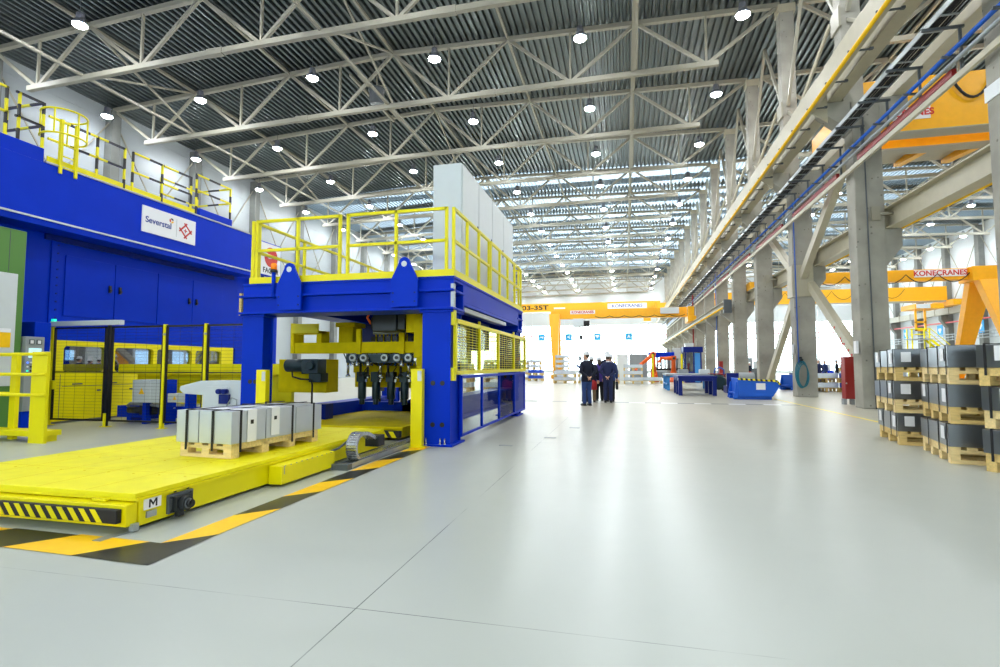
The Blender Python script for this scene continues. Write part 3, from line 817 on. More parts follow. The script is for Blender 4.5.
b = MB(); b.box(-7.4, ys - 2.2, 0.05, -6.7, ys + 2.8, 0.45); b.build('sill_beam', M['crane'], t)
letter_board(t, 'KONECRANES', -4.3, ys - 0.005, 7.05, 2.6, 0.38, 0.36)
b = MB(); b.box(-5.3, ys - 0.3, 5.5, -4.2, ys + 0.8, 6.35); b.build('hoist', M['cabinet'], t, bevel=0.05)
b = MB(); b.cyl((-4.2, ys + 0.25, 5.85), (-3.6, ys + 0.25, 5.85), 0.32, 14); b.build('hoist_motor', M['black'], t)
b = MB(); b.cyl((-4.7, ys + 0.25, 5.5), (-4.5, ys + 0.25, 4.6), 0.03, 6); b.box(-4.65, ys + 0.1, 4.2, -4.35, ys + 0.4, 4.6)
b.tube([(-4.5, ys + 0.25, 4.2), (-4.5, ys + 0.25, 4.0), (-4.38, ys + 0.25, 3.9), (-4.5, ys + 0.25, 3.8), (-4.62, ys + 0.25, 3.9)], 0.04, 6); b.build('hook_block', M['darkmetal'], t)
b = MB(); b.tube([(-4.6, ys - 0.2, 5.5), (-4.6, ys - 0.2, 2.4)], 0.02, 6); b.box(-4.72, ys - 0.3, 1.9, -4.48, ys - 0.1, 2.4); b.build('pendant_control', M['darkgrey'], t)
hang_cable(t, -3.0, 6.0, ys - 0.05, 6.6, 6, 0.2)
# ------------------------------------------------------------------ floor markings and rails
TB = [(3.02, 0)]
tp = MB()
inn = [3.38, 4.15, 4.85, 5.53, 6.2, 6.98, 7.75, 8.35]
Z0 = 0.004
def skew(y): return y + 0.30
for i, (a, b_) in enumerate(zip(inn, inn[1:])):
    tp.m = 0 if i % 2 == 0 else 1
    oa, ob = (a + 0.3, b_ + 0.3) if i else (3.66, b_ + 0.3)
    ob = min(ob, 8.4)
    tp.add([(-3.46, a, Z0), (-3.19, oa, Z0), (-3.19, ob, Z0), (-3.46, b_, Z0)], [(0,1,2,3)])
tp.m = 1
tp.add([(-3.57, 3.39, Z0), (-3.86, 3.02, Z0), (-3.16, 2.99, Z0), (-3.19, 3.66, Z0), (-3.46, 3.38, Z0)], [(0,1,2,3,4)])
xi, xo = -3.57, -3.86
for i in range(9):
    tp.m = i % 2
    tp.add([(xi, 3.39, Z0), (xi - 0.69, 3.41, Z0), (xo - 0.69, 3.04, Z0), (xo, 3.02, Z0)], [(0,1,2,3)])
    xi -= 0.69; xo -= 0.69
o = tp.build('floor_marking', [M['tape'], M['tapeblack']]); o['kind'] = 'structure'
tp = MB(); tp.add([(5.87, 2, Z0), (5.97, 2, Z0), (5.97, 60, Z0), (5.87, 60, Z0)], [(0,1,2,3)])
o = tp.build('floor_marking', mat('line_yellow', (246, 222, 40), 0.4)); o['kind'] = 'structure'
for yy, x0, x1, d, wd in ((19.9, -9.0, 5.8, 0.57, 0.34), (37.9, -9, 5.8, 1.0, 0.4)):
    tp = MB(); x = x0; k = 0
    while x < x1:
        tp.m = k % 2
        tp.add([(x, yy, Z0), (x + d, yy, Z0), (x + d, yy + wd, Z0), (x, yy + wd, Z0)], [(0,1,2,3)]); x += d; k += 1
    o = tp.build('floor_marking', [mat('line_white', (238, 240, 240), 0.4), mat('line_grey', (96, 100, 100), 0.4)]); o['kind'] = 'structure'
# small floor slots with steel lids in front of the gantry
for k, (x, y) in enumerate(((-1.5, 9.9), (-1.2, 11.6), (-2.1, 8.75))):
    b = MB(); b.box(x, y, 0, x + 0.22, y + 0.1, 0.006)
    tag(b.build('inspection_hatch', M['grey'], None), 'small grey steel lid in the pale floor right of the gantry, %s' % ('second from camera', 'farthest one', 'nearest the blue post')[k], 'lid', 'floor lids')

# ------------------------------------------------------------------ transfer trolley
TX0, TX1, TY_, TY2 = -6.6, -3.9, 3.55, 8.1
t = thing('transfer_trolley', 'bright yellow flat transfer trolley carrying the steel bundles, with hazard bumper and M plate', 'trolley', (-5.2, 5.8, 0))
b = MB(); b.box(TX0, TY_, 0.27, TX1, TY2, 0.31)
o = b.build('deck_plate', M['deckyellow'], t, bevel=0.006)
b = MB(); b.box(TX0 + 0.03, TY_ + 0.05, 0.035, TX1 - 0.01, TY2 - 0.02, 0.268); b.build('chassis', M['yellow'], t, bevel=0.006)
b = MB(); b.box(TX0, TY_ + 0.01, 0.246, TX1 - 0.012, TY_ + 0.04, 0.269); b.box(TX1 - 0.011, TY_ + 0.012, 0.246, TX1 + 0.012, TY2, 0.2695); b.build('edge_lip', M['yellow'], t)
b = MB(); b.prism([(TY_ + 0.04, 0.235), (TY_ - 0.06, 0.225), (TY_ - 0.06, 0.055), (TY_ + 0.04, 0.045)], 'x', TX0 + 0.1, TX1 - 0.02); b.build('front_apron', M['yellow'], t, bevel=0.004)
b = MB(); b.box(TX0 + 0.25, TY_ - 0.11, 0.09, TX1 - 0.06, TY_ - 0.062, 0.2); bo = b.build('bumper', M['rubber'], t, bevel=0.006)
b = MB(); x = TX0 + 0.3
while x < TX1 - 0.22:
    b.prism([(x, 0.195), (x + 0.055, 0.195), (x + 0.135, 0.095), (x + 0.08, 0.095)], 'y', TY_ - 0.113, TY_ - 0.109); x += 0.115
b.build('hazard_stripes', M['yellow'], bo)
b = MB(); b.box(TX1 - 0.42, TY_ - 0.02, 0.236, TX1 - 0.28, TY_ + 0.01, 0.256); b.cyl((TX1 - 0.44, TY_ - 0.0, 0.252), (TX1 - 0.26, TY_ - 0.0, 0.252), 0.008, 8); b.build('hinge', M['yellow'], t)
b = MB(); b.box(TX1 - 0.03, TY_ - 0.02, 0.012, TX1 + 0.012, TY_ + 0.035, 0.07); b.build('rail_sweeper', M['galv'], t)
b = MB(); b.box(TX1 - 0.008, 3.635, 0.155, TX1 + 0.006, 3.795, 0.243); pl = b.build('letter_plate', M['paper'], t)
b = MB(); xa, xb = TX1 + 0.006, TX1 + 0.0075
b.prism([(3.675, 0.166), (3.69, 0.166), (3.69, 0.212), (3.715, 0.178), (3.74, 0.212), (3.74, 0.166), (3.755, 0.166), (3.755, 0.234), (3.738, 0.234), (3.715, 0.202), (3.692, 0.234), (3.675, 0.234)], 'x', xa, xb)
b.build('lettering', M['ink'], pl)
b = MB(); b.box(TX1 - 0.008, 3.66, 0.085, TX1 + 0.005, 3.755, 0.138); b.build('rating_plate', M['galv'], t)
b = MB(); b.box(TX1 - 0.01, 3.86, 0.06, TX1 + 0.016, 4.13, 0.225); b.build('motor_mount', M['darkgrey'], t, bevel=0.004)
b = MB(); b.box(TX1, 3.9, 0.07, TX1 + 0.06, 4.08, 0.2); b.cyl((TX1 + 0.05, 3.98, 0.135), (TX1 + 0.11, 3.98, 0.135), 0.062, 18); b.box(TX1, 3.94, 0.02, TX1 + 0.05, 4.0, 0.07)
for dy in (3.885, 4.1):
    for dz in (0.08, 0.2): b.cyl((TX1, dy, dz), (TX1 + 0.03, dy, dz), 0.011, 8)
mo = b.build('drive_gearbox', M['darkmetal'], t, bevel=0.004)
b = MB(); b.cyl((TX1 + 0.1, 3.98, 0.135), (TX1 + 0.15, 3.98, 0.135), 0.034, 16); b.cyl((TX1 + 0.15, 3.98, 0.135), (TX1 + 0.158, 3.98, 0.135), 0.02, 12); b.build('shaft_cover', M['black'], mo)
b = MB(); b.lathe([(0.04, 0), (0.046, 0.006), (0.04, 0.012)], (TX1 + 0.105, 3.98, 0.135), 16, axis='x'); b.build('collar', M['darkgrey'], mo)
for dy in (3.93, 4.07):
    b = MB(); b.box(TX1 - 0.004, dy, 0.232, TX1 + 0.008, dy + 0.02, 0.247); b.build('sensor_slot', M['black'], t)
b = MB(); b.box(TX1, 5.2, 0.03, TX1 + 0.17, 6.3, 0.235); cb = b.build('cable_cover', M['yellow'], t, bevel=0.006)
b = MB()
for k in range(10): b.box(TX1 + 0.165, 5.25 + k * 0.105, 0.224, TX1 + 0.173, 5.27 + k * 0.105, 0.234)
b.box(TX1 + 0.168, 5.24, 0.14, TX1 + 0.173, 5.25, 0.23); b.build('cable_slot_clips', M['grey'], cb)
b = MB(); b.tube([(TX1 + 0.04, 6.3, 0.2), (TX1 + 0.05, 6.6, 0.22), (TX1 + 0.1, 6.75, 0.3)], 0.016, 8); b.build('feed_cable', M['darkgrey'], t)
for y in (4.3, 7.4):
    for x in (TX0 + 0.3, TX1 - 0.25):
        b = MB(); b.cyl((x - 0.06, y, 0.075), (x + 0.06, y, 0.075), 0.075, 18); b.build('wheel', M['darkmetal'], t)
# plate seams on the deck: shallow bolted rows
b = MB()
for k in range(1, 7):
    y = TY_ + k * 0.65
    for j in range(9): b.cyl((TX0 + 0.15 + j * 0.3, y, 0.309), (TX0 + 0.15 + j * 0.3, y, 0.3125), 0.012, 8)
b.build('deck_bolts', M['oldyellow'], t)
b = MB()
for k in range(1, 7): b.box(TX0 + 0.02, TY_ + k * 0.65 + 0.1, 0.3095, TX1 - 0.02, TY_ + k * 0.65 + 0.106, 0.3108)
for j in range(1, 5): b.box(TX0 + j * 0.54, TY_ + 0.02, 0.3095, TX0 + j * 0.54 + 0.006, TY2 - 0.02, 0.3108)
b.build('plate_seams', M['oldyellow'], t)

# energy chain beside the trolley
t = thing('cable_chain', 'silver looped cable chain on its grey tray beside the yellow trolley', 'cable chain', (-3.62, 7, 0))
b = MB(); b.box(-3.72, 6.3, 0, -3.705, 8.9, 0.07); b.box(-3.53, 6.3, 0, -3.515, 8.9, 0.07); b.box(-3.72, 6.3, 0.0, -3.515, 8.9, 0.012); b.build('tray', M['galv'], t)
b = MB(); b.box(-3.73, 6.22, 0, -3.5, 6.34, 0.075); b.build('tray_end', M['darkgrey'], t)
cy, cz, R = 6.72, 0.235, 0.175
path = [(8.8, 0.06)] + [(8.8 - 0.1 * k, 0.06) for k in range(1, 21)]
for k in range(1, 16):
    a = -PI / 2 - PI * k / 16; path.append((cy + R * math.cos(a), cz + R * math.sin(a)))
path += [(6.78, 0.41), (6.88, 0.395), (6.98, 0.36), (7.07, 0.32), (7.16, 0.285)]
b = MB()
for i in range(len(path) - 1):
    (y0, z0), (y1, z1) = path[i], path[i + 1]
    d = Vector((0, y1 - y0, z1 - z0)); L = d.length; d.normalize()
    c = Vector((-3.618, (y0 + y1) / 2, (z0 + z1) / 2))
    for sx in (-0.075, 0.063): b.bar(c - d * L * 0.48 + Vector((sx, 0, 0)), c + d * L * 0.48 + Vector((sx, 0, 0)), 0.014, 0.05)
    b.bar(c - d * L * 0.40, c + d * L * 0.40, 0.13, 0.046)
b.build('chain', M['chrome'], t)
b = MB(); b.box(-3.74, 7.14, 0.17, -3.52, 7.34, 0.33); b.build('chain_bracket', M['darkmetal'], t, bevel=0.006)
# floor rails
for x, lab in ((-3.98, 'flat steel floor rail under the right edge of the yellow trolley'), (-6.2, 'flat steel floor rail under the left side of the yellow trolley')):
    b = MB(); b.box(x - 0.04, 3.3, 0.0, x + 0.04, 16, 0.008); tag(b.build('floor_rail', M['galv']), lab, 'rail')

# ------------------------------------------------------------------ pallets and steel bundles
def make_pallet(label, wood, w=0.8, l=1.2, h=0.16, group=None):
    t = thing('pallet', label, 'pallet', (0, 0, 0), group)
    for k in range(3):
        x = -w/2 + 0.05 + k * (w - 0.1) / 2
        b = MB(); b.box(x - 0.05, -l/2, 0, x + 0.05, l/2, 0.02); b.build('skid', wood, t)
        for j in range(3):
            y = -l/2 + 0.07 + j * (l - 0.14) / 2
            b = MB(); b.box(x - 0.05, y - 0.07, 0.02, x + 0.05, y + 0.07, h - 0.045); b.build('block', wood, t)
    for j in range(3):
        y = -l/2 + 0.07 + j * (l - 0.14) / 2
        b = MB(); b.box(-w/2, y - 0.07, h - 0.045, w/2, y + 0.07, h - 0.022); b.build('stringer', wood, t)
    n = 5
    for k in range(n):
        x = -w/2 + 0.05 + k * (w - 0.1) / (n - 1)
        b = MB(); b.box(x - 0.05, -l/2, h - 0.022, x + 0.05, l/2, h); b.build('deck_board', wood, t)
    return t
def make_beam_pallet(label, wood, w, l, h, group=None, nb=3):
    """sturdy pallet: cross boards, blocks and long deck boards, as under the steel in the photo"""
    t = thing('pallet', label, 'pallet', (0, 0, 0), group)
    n = 4 if l > 1.25 else 3
    for k in range(n):
        y = -l/2 + 0.06 + k * (l - 0.12) / (n - 1)
        b = MB(); b.box(-w/2, y - 0.06, 0, w/2, y + 0.06, h * 0.25); b.build('bottom_board', wood, t, bevel=0.003)
        for j in range(nb):
            x = -w/2 + 0.055 + j * (w - 0.11) / (nb - 1)
            b = MB(); b.box(x - 0.055, y - 0.06, h * 0.25, x + 0.055, y + 0.06, h * 0.62); b.build('block', wood, t, bevel=0.003)
        b = MB(); b.box(-w/2, y - 0.06, h * 0.62, w/2, y + 0.06, h * 0.82); b.build('cross_board', wood, t, bevel=0.003)
    for j in range(4):
        x = -w/2 + 0.06 + j * (w - 0.12) / 3
        b = MB(); b.box(x - 0.06, -l/2, h * 0.82, x + 0.06, l/2, h); b.build('deck_board', wood, t, bevel=0.003)
    for x in (-w/2 + 0.012, w/2 - 0.012):
        b = MB(); b.box(x - 0.012, -l/2 + 0.121, h * 0.55, x + 0.012, l/2 - 0.121, h * 0.815); b.build('side_board', wood, t)
    return t
def make_bundle(label, m, w, l, h, nseg, straps, cards, end_straps=(), group=None, split=0):
    """stack of cut sheets lying on a pallet: long side along y, straps over it"""
    t = thing('steel_bundle', label, 'steel bundle', (0, 0, 0), group)
    g = 0.012
    for k in range(nseg):
        y0 = -l/2 + k * l / nseg; y1 = y0 + l / nseg
        dz = (0.012 * ((k * 7) % 3))
        cols_ = [(-w/2, w/2)] if not split else [(-w/2, -w/2 + w * 0.42 - g), (-w/2 + w * 0.42, w/2)]
        for (x0, x1) in cols_:
            b = MB(); b.box(x0, y0 + g/2, 0, x1, y1 - g/2, h - dz); b.build('sheet_stack', m, t, bevel=0.006)
    for y in straps:
        b = MB(); e = 0.006
        b.box(-w/2 - e, y - 0.014, -0.1, -w/2, y + 0.014, h + e); b.box(w/2, y - 0.014, -0.1, w/2 + e, y + 0.014, h + e); b.box(-w/2 - e, y - 0.014, h, w/2 + e, y + 0.014, h + e)
        b.build('strap', M['rubber'], t)
    for x in end_straps:
        b = MB(); e = 0.006
        b.box(x - 0.014, -l/2 - e, -0.08, x + 0.014, -l/2, h + e); b.box(x - 0.014, -l/2 - e, h, x + 0.014, l/2, h + e)
        b.build('strap', M['rubber'], t)
    for (face, u, z0, z1, wd) in cards:
        b = MB()
        if face == 'L': b.box(-w/2 - 0.012, u - wd/2, z0, -w/2 - 0.007, u + wd/2, z1)
        elif face == 'R': b.box(w/2 + 0.007, u - wd/2, z0, w/2 + 0.012, u + wd/2, z1)
        elif face == 'RT':
            b.box(w/2 + 0.007, u - wd/2, z0, w/2 + 0.012, u + wd/2, z1); b.box(-0.1, u - wd/2, z1 - 0.004, w/2 + 0.012, u + wd/2, z1 + 0.002)
        else: b.box(u - wd/2, -l/2 - 0.012, z0, u + wd/2, -l/2 - 0.007, z1)
        c = b.build('label_card', M['paper'], t)
        b = MB()
        if face in ('R', 'RT'):
            b.box(w/2 + 0.012, u - 0.025, z0 + (z1 - z0) * 0.55, w/2 + 0.0135, u + 0.02, z0 + (z1 - z0) * 0.68)
            b.build('print', M['ink'], c)
    return t

# bundle on the trolley
a0 = -math.radians(4.5)
p = make_beam_pallet('pale pine pallet lying on the yellow trolley under the silver steel bundle', M['wood'], 0.74, 1.52, 0.165)
px, py = -4.60, 5.86
p.location = (px, py, 0.3125); p.rotation_euler = (0, 0, a0)
s = make_bundle('shiny silver steel sheet bundle strapped on the pallet on the yellow trolley', M['steel'], 0.8, 1.6, 0.365, 3, (-0.78 + 0.12, -0.1 + 0.3, 0.62), [('RT', -0.5, 0.0, 0.367, 0.14), ('RT', -0.12, 0.03, 0.367, 0.14)], end_straps=(-0.24, 0.14), split=1)
s.location = (px - 0.0, py, 0.478); s.rotation_euler = (0, 0, a0)

# the three strapped stacks on the right
TIER = ['bottom', 'middle', 'top']
stacks = [('stack beside the red cabinet, farthest of three', 4.94, 10.97, -0.17, 0.62, 1.22, 3),
          ('middle stack of the three on the right', 4.86, 9.2, -0.225, 0.66, 1.36, 3),
          ('stack nearest the camera at the picture edge', 5.17, 7.83, 0.5, 0.9, 1.15, 2)]
for si, (nm, x, y, rz, w, l, ns) in enumerate(stacks):
    z = 0.0
    for k in range(3):
        ph = 0.235
        p = make_beam_pallet('pale pine pallet on the %s tier, %s' % (TIER[k], nm), M['wood'] if (k + si) % 2 else M['wooddark'], w, l, ph, 'pallets in the right-hand stacks', nb=2)
        dx = (0.02, -0.015, 0.01)[(k + si) % 3]
        p.location = (x + dx, y, z); p.rotation_euler = (0, 0, rz)
        z += ph
        cards = [('L', -l/2 + l / ns * 0.45, 0.09, 0.27, 0.15)] if (k + si) % 2 else [('L', -l/2 + 0.16, 0.06, 0.25, 0.16), ('L', l/2 - 0.2, 0.09, 0.28, 0.15)]
        if si == 0: cards.append(('F', -0.16, 0.09, 0.26, 0.14))
        if si == 2: cards = [('F', -0.2, 0.08, 0.26, 0.2), ('L', l/2 - 0.3, 0.09, 0.28, 0.2)]
        st = (-l/2 + l/ns * 0.95, -l/2 + l / ns * 0.12) if ns == 3 else (-l/2 + 0.12, l/2 - 0.09)
        if ns == 3: st = st + (l/2 - l/ns * 0.9,)
        q = make_bundle('grey steel sheet bundle on the %s tier, %s' % (TIER[k], nm), M['steeldark'], w + 0.03, l + 0.04, 0.31, ns, st, cards, end_straps=(-0.3, 0.25) if si == 2 else (), group='steel bundles in the right-hand stacks')
        q.location = (x + dx, y, z); q.rotation_euler = (0, 0, rz)
        z += 0.312

# ------------------------------------------------------------------ gantry destacker
GX0, GX1, GY0, GY1 = -6.98, -2.85, 8.45, 14.6
t = thing('gantry_machine', 'large blue gantry machine with yellow railed platform on four legs', 'machine', (-5, 11.5, 0))
def hpost(x0, x1, y0, y1):
    b = MB(); f = 0.025
    b.box(x0, y0, 0.03, x1, y0 + f, 2.3); b.box(x0, y1 - f, 0.03, x1, y1, 2.3)
    b.box(x0 + 0.04, y0 + f, 0.03, x0 + 0.08, y1 - f, 2.3); b.box(x1 - 0.08, y0 + f, 0.03, x1 - 0.04, y1 - f, 2.3)
    b.box(x0 - 0.06, y0 - 0.06, 0, x1 + 0.06, y1 + 0.06, 0.035); b.box(x0 - 0.04, y0 - 0.03, 2.27, x1 + 0.04, y1 + 0.03, 2.31)
    return b
for (x0, x1, y0, y1) in ((-3.38, -2.87, GY0, GY0 + 0.6), (GX0, GX0 + 0.45, GY0, GY0 + 0.3), (-3.38, -2.87, GY1 - 0.6, GY1), (GX0, GX0 + 0.45, GY1 - 0.3, GY1)):
    pst = hpost(x0, x1, y0, y1).build('post', M['blue'], t, bevel=0.006)
    b = MB()
    for zz in (0.36, 1.06):
        for xx in (x0 + 0.2, x1 - 0.14): b.cyl((xx, y0 - 0.008, zz), (xx, y0 + 0.01, zz), 0.042, 14)
    b.build('access_holes', M['black'], pst)
    b = MB()
    for xx in (x0 + 0.03, x0 + 0.1, x1 - 0.16, x1 - 0.08): b.cyl((xx, y0 - 0.04, 0.03), (xx, y0 - 0.04, 0.14), 0.012, 8); b.cyl((xx, y0 - 0.04, 0.035), (xx, y0 - 0.04, 0.06), 0.022, 6)
    b.build('anchor_bolts', M['chrome'], pst)
def boxgirder_x(y0, y1):
    b = MB()
    b.box(GX0 - 0.04, y0 - 0.1, 2.31, -2.8, y1, 2.35); b.box(GX0 - 0.04, y0 - 0.1, 2.62, -2.8, y1, 2.66); b.box(GX0, y0, 2.35, -2.82, y0 + 0.05, 2.85); b.box(GX0, y1 - 0.05, 2.35, -2.82, y1, 2.85)
    b.box(GX0, y0 + 0.051, 2.8, -2.82, y1 - 0.051, 2.85)
    return b
boxgirder_x(GY0, GY0 + 0.6).build('front_beam', M['blue'], t, bevel=0.006)
boxgirder_x(GY1 - 0.6, GY1).build('rear_beam', M['blue'], t, bevel=0.006)
for x0, x1 in ((GX0, GX0 + 0.6), (-3.35, -2.82)):
    b = MB(); b.box(x0, GY0 + 0.6, 2.5, x0 + 0.06, GY1 - 0.6, 2.85); b.box(x1 - 0.06, GY0 + 0.6, 2.5, x1, GY1 - 0.6, 2.85); b.box(x0, GY0 + 0.6, 2.44, x1, GY1 - 0.6, 2.5)
    b.build('side_beam', M['blue'], t, bevel=0.006)
b = MB(); b.box(-2.9, GY0 + 0.7, 2.34, -2.84, GY1 - 2.0, 2.42); b.build('cable_duct', M['galv'], t)
b = MB(); b.box(GX0, GY0 - 0.02, 2.85, -2.8, GY1, 2.885); b.build('platform_deck', M['blue'], t)
b = MB(); b.box(-2.86, GY0 - 0.03, 2.35, -2.8, GY0 + 0.05, 2.75); b.build('corner_plate', M['galv'], t)
b = MB(); b.box(GX0 - 0.09, GY0 + 0.0, 2.3, GX0 - 0.04, GY0 + 0.1, 2.72); b.build('timber_strip', M['wooddark'], t)
for x in (-5.9, -3.66):
    b = MB()
    poly = [(x - 0.25, 2.36), (x + 0.25, 2.36), (x + 0.25, 2.82), (x + 0.1, 3.12)]
    for k in range(1, 8):
        a = PI * k / 8; poly.append((x + 0.1 * math.cos(a), 3.12 + 0.1 * math.sin(a)))
    poly += [(x - 0.1, 3.12), (x - 0.25, 2.82)]
    b.prism(poly, 'y', GY0 - 0.16, GY0 - 0.105); lg = b.build('lifting_lug', M['blue'], t, bevel=0.004)
    b = MB(); b.cyl((x, GY0 - 0.166, 3.1), (x, GY0 - 0.1, 3.1), 0.05, 18); b.build('eye', M['cabinet'], lg)
    b = MB()
    for sx in (-0.2, 0.2):
        for zz in (2.45, 2.6): b.cyl((x + sx, GY0 - 0.175, zz), (x + sx, GY0 - 0.16, zz), 0.016, 8)
    b.build('bolts', M['navy'], lg)
# amber beacon
b = MB(); b.cyl((-6.27, GY0 - 0.09, 2.6), (-6.27, GY0 - 0.09, 3.1), 0.035, 10); bc = b.build('beacon_post', M['blue'], t)
b = MB(); b.lathe([(0.055, 0), (0.055, 0.1), (0.035, 0.12)], (-6.27, GY0 - 0.09, 3.12), 14); b.build('beacon_lens', M['amber'], bc)
b = MB(); b.cyl((-6.27, GY0 - 0.09, 3.07), (-6.27, GY0 - 0.09, 3.12), 0.065, 14); b.build('beacon_base', M['black'], bc)
# kick plates and railing
b = MB(); b.box(GX0 + 0.15, GY0 - 0.04, 2.886, -2.8, GY0 - 0.03, 3.0); b.box(-2.81, GY0 - 0.029, 2.886, -2.8, GY1 - 0.011, 3.0); b.box(GX0 + 0.15, GY0 - 0.029, 2.886, GX0 + 0.16, GY1 - 0.011, 3.0); b.box(GX0 + 0.15, GY1 - 0.01, 2.886, -2.8, GY1, 3.0)
b.build('kick_plate', M['yellow'], t)
def rail_run(par, p, q, n, z0, z1, sub=True):
    """posts and two rails between two plan points"""
    p = Vector((p[0], p[1], 0)); q = Vector((q[0], q[1], 0))
    for k in range(n + 1):
        c = p.lerp(q, k / n); b = MB(); b.box(c.x - 0.025, c.y - 0.025, z0, c.x + 0.025, c.y + 0.025, z1); b.build('rail_post', M['yellow'], par)
    for z in (z1 - 0.025, (z0 + z1) / 2 + 0.02):
        b = MB(); b.bar((p.x, p.y, z), (q.x, q.y, z), 0.05, 0.05); b.build('hand_rail', M['yellow'], par)
gr = MB(); gr.box(GX0 + 0.165, GY0 - 0.025, 2.9, GX0 + 0.22, GY0 + 0.03, 4.08)
rl = gr.build('railing', M['yellow'], t)
RZ0, RZ1 = 2.887, 4.09
for (p_, q_, n) in (((GX0 + 0.28, GY0), (-4.98, GY0), 2), ((-4.82, GY0), (-2.95, GY0), 2), ((-2.84, GY0 + 0.05), (-2.84, 10.9), 3), ((-2.84, 11.05), (-2.84, GY1 - 0.12), 4), ((GX0 + 0.195, GY0 + 0.15), (GX0 + 0.195, GY1 - 0.15), 4), ((GX0 + 0.28, GY1 - 0.05), (-2.92, GY1 - 0.05), 4)):
    rail_run(rl, p_, q_, n, RZ0, RZ1)
# side guards on the right flank
SX = -2.84
b = MB()
ys_ = [8.62, 10.15, 11.75, 13.5, 15.1]
b.box(SX - 0.03, 8.6, 2.09, SX + 0.03, 15.12, 2.17); b.box(SX - 0.03, 8.6, 1.2, SX + 0.03, 15.12, 1.27)
for y in ys_: b.box(SX - 0.03, y - 0.035, 1.2, SX + 0.03, y + 0.035, 2.17)
for y in (8.5,): b.box(SX - 0.04, y - 0.02, 1.1, SX + 0.02, y + 0.12, 1.32); b.box(SX - 0.04, y - 0.02, 2.05, SX + 0.02, y + 0.12, 2.36)
for y in (10.15, 13.5, 15.0): b.box(SX - 0.02, y - 0.03, 2.17, SX + 0.02, y + 0.03, 2.24)
gd = b.build('guard_frame', M['yellow'], t, bevel=0.004)
b = MB()
y = 8.68
while y < 15.06: b.box(SX - 0.003, y, 1.27, SX + 0.003, y + 0.004, 2.09); y += 0.25
z = 1.29
while z < 2.08: b.box(SX - 0.004, 8.66, z, SX + 0.004, 15.07, z + 0.007); z += 0.05
b.build('guard_mesh', M['yellow'], gd)
b = MB(); b.box(SX - 0.012, 8.66, 1.27, SX - 0.008, 15.07, 2.09); b.build('guard_pane', M['glassyel'], gd)
b = MB(); b.box(SX - 0.025, 8.95, 0.1, SX + 0.025, 15.0, 0.14); b.box(SX - 0.025, 8.95, 1.13, SX + 0.025, 15.0, 1.18)
for y in (8.97, 10.35, 11.85, 13.55, 14.97): b.box(SX - 0.025, y - 0.025, 0.1, SX + 0.025, y + 0.025, 1.18)
lf = b.build('lower_frame', M['blue'], t, bevel=0.003)
b = MB(); b.box(SX - 0.006, 8.98, 0.14, SX + 0.002, 14.95, 1.13); b.build('lower_pane', M['glassclear'], lf)
b = MB(); b.box(SX - 0.05, 13.55, 0.14, SX + 0.0, 15.0, 1.18); b.build('end_panel', M['blue'], t)
b = MB(); b.box(-3.4, GY0 + 0.6, 0.34, -3.0, GY1 - 0.6, 0.38); b.box(-3.4, GY0 + 0.6, 0.72, -3.0, GY1 - 0.6, 0.77); b.box(-3.22, GY0 + 0.6, 0.38, -3.17, GY1 - 0.6, 0.72); b.build('long_beam', M['blue'], t)
b = MB(); b.box(-6.95, GY0 + 0.6, 0.12, -6.5, GY1 - 0.6, 0.5); b.build('long_beam', M['blue'], t)
b = MB(); b.box(-6.5, 12.2, 0.12, -4.6, 12.45, 0.45); b.prism([(-5.4, 0.45), (-4.6, 0.75), (-4.6, 0.12), (-5.4, 0.12)], 'y', 12.2, 12.45); b.build('cross_beam', M['blue'], t)
b = MB(); b.box(-6.55, 9.9, 0.1, -6.1, 10.2, 0.55); b.build('stub_foot', M['navy'], t)

# machinery under the platform
t = thing('transfer_carriage', 'yellow transfer carriage with motors hanging under the blue gantry', 'machine', (-5.5, 10.2, 1.8))
b = MB(); b.box(-7.0, 10.0, 1.62, -3.42, 10.3, 1.85); b.build('cross_beam', M['oldyellow'], t, bevel=0.008)
b = MB(); b.box(-7.02, 9.97, 1.62, -6.93, 10.33, 2.27); b.box(-6.4, 9.98, 1.85, -6.28, 10.3, 2.1); b.box(-6.93, 9.98, 2.03, -6.28, 10.2, 2.09); b.build('end_frame', M['oldyellow'], t, bevel=0.006)
b = MB(); b.box(-6.97, 9.95, 2.06, -6.34, 9.98, 2.25); b.build('cover_plate', M['yellow'], t)
for x in (-5.4, -4.43):
    b = MB(); b.box(x - 0.05, 9.95, 1.6, x + 0.05, 10.02, 2.12); b.build('upright', M['oldyellow'], t)
b = MB(); b.box(-6.1, 10.35, 1.85, -5.75, 10.75, 2.28); b.box(-6.15, 10.3, 2.2, -5.68, 10.8, 2.3); b.build('gear_column', M['oldyellow'], t, bevel=0.02)
b = MB(); b.box(-5.25, 10.3, 2.03, -4.55, 10.45, 2.22); b.build('terminal_box', M['grey'], t, bevel=0.01)
b = MB()
for k in range(9): b.cyl((-5.2 + k * 0.09, 10.35, 1.85), (-5.2 + k * 0.09, 10.35, 2.03), 0.014, 6)
b.build('hose_row', M['oldyellow'], t)
b = MB(); b.box(-4.78, 9.35, 2.02, -4.28, 9.8, 2.42); b.box(-4.28, 9.4, 2.05, -4.12, 9.75, 2.36); b.cyl((-4.78, 9.57, 2.2), (-4.86, 9.57, 2.2), 0.15, 16); mt_ = b.build('servo_motor', M['darkmetal'], t, bevel=0.02)
b = MB(); b.tube([(-4.75, 9.5, 2.4), (-4.88, 9.45, 2.42), (-4.94, 9.45, 2.3), (-4.86, 9.45, 2.18)], 0.025, 8); b.build('orange_lead', M['orange'], mt_)
b = MB(); b.box(-4.12, 9.45, 2.0, -3.85, 9.85, 2.42); b.box(-3.88, 9.4, 1.97, -3.8, 9.9, 2.42); b.build('gear_mount', M['oldyellow'], t, bevel=0.01)
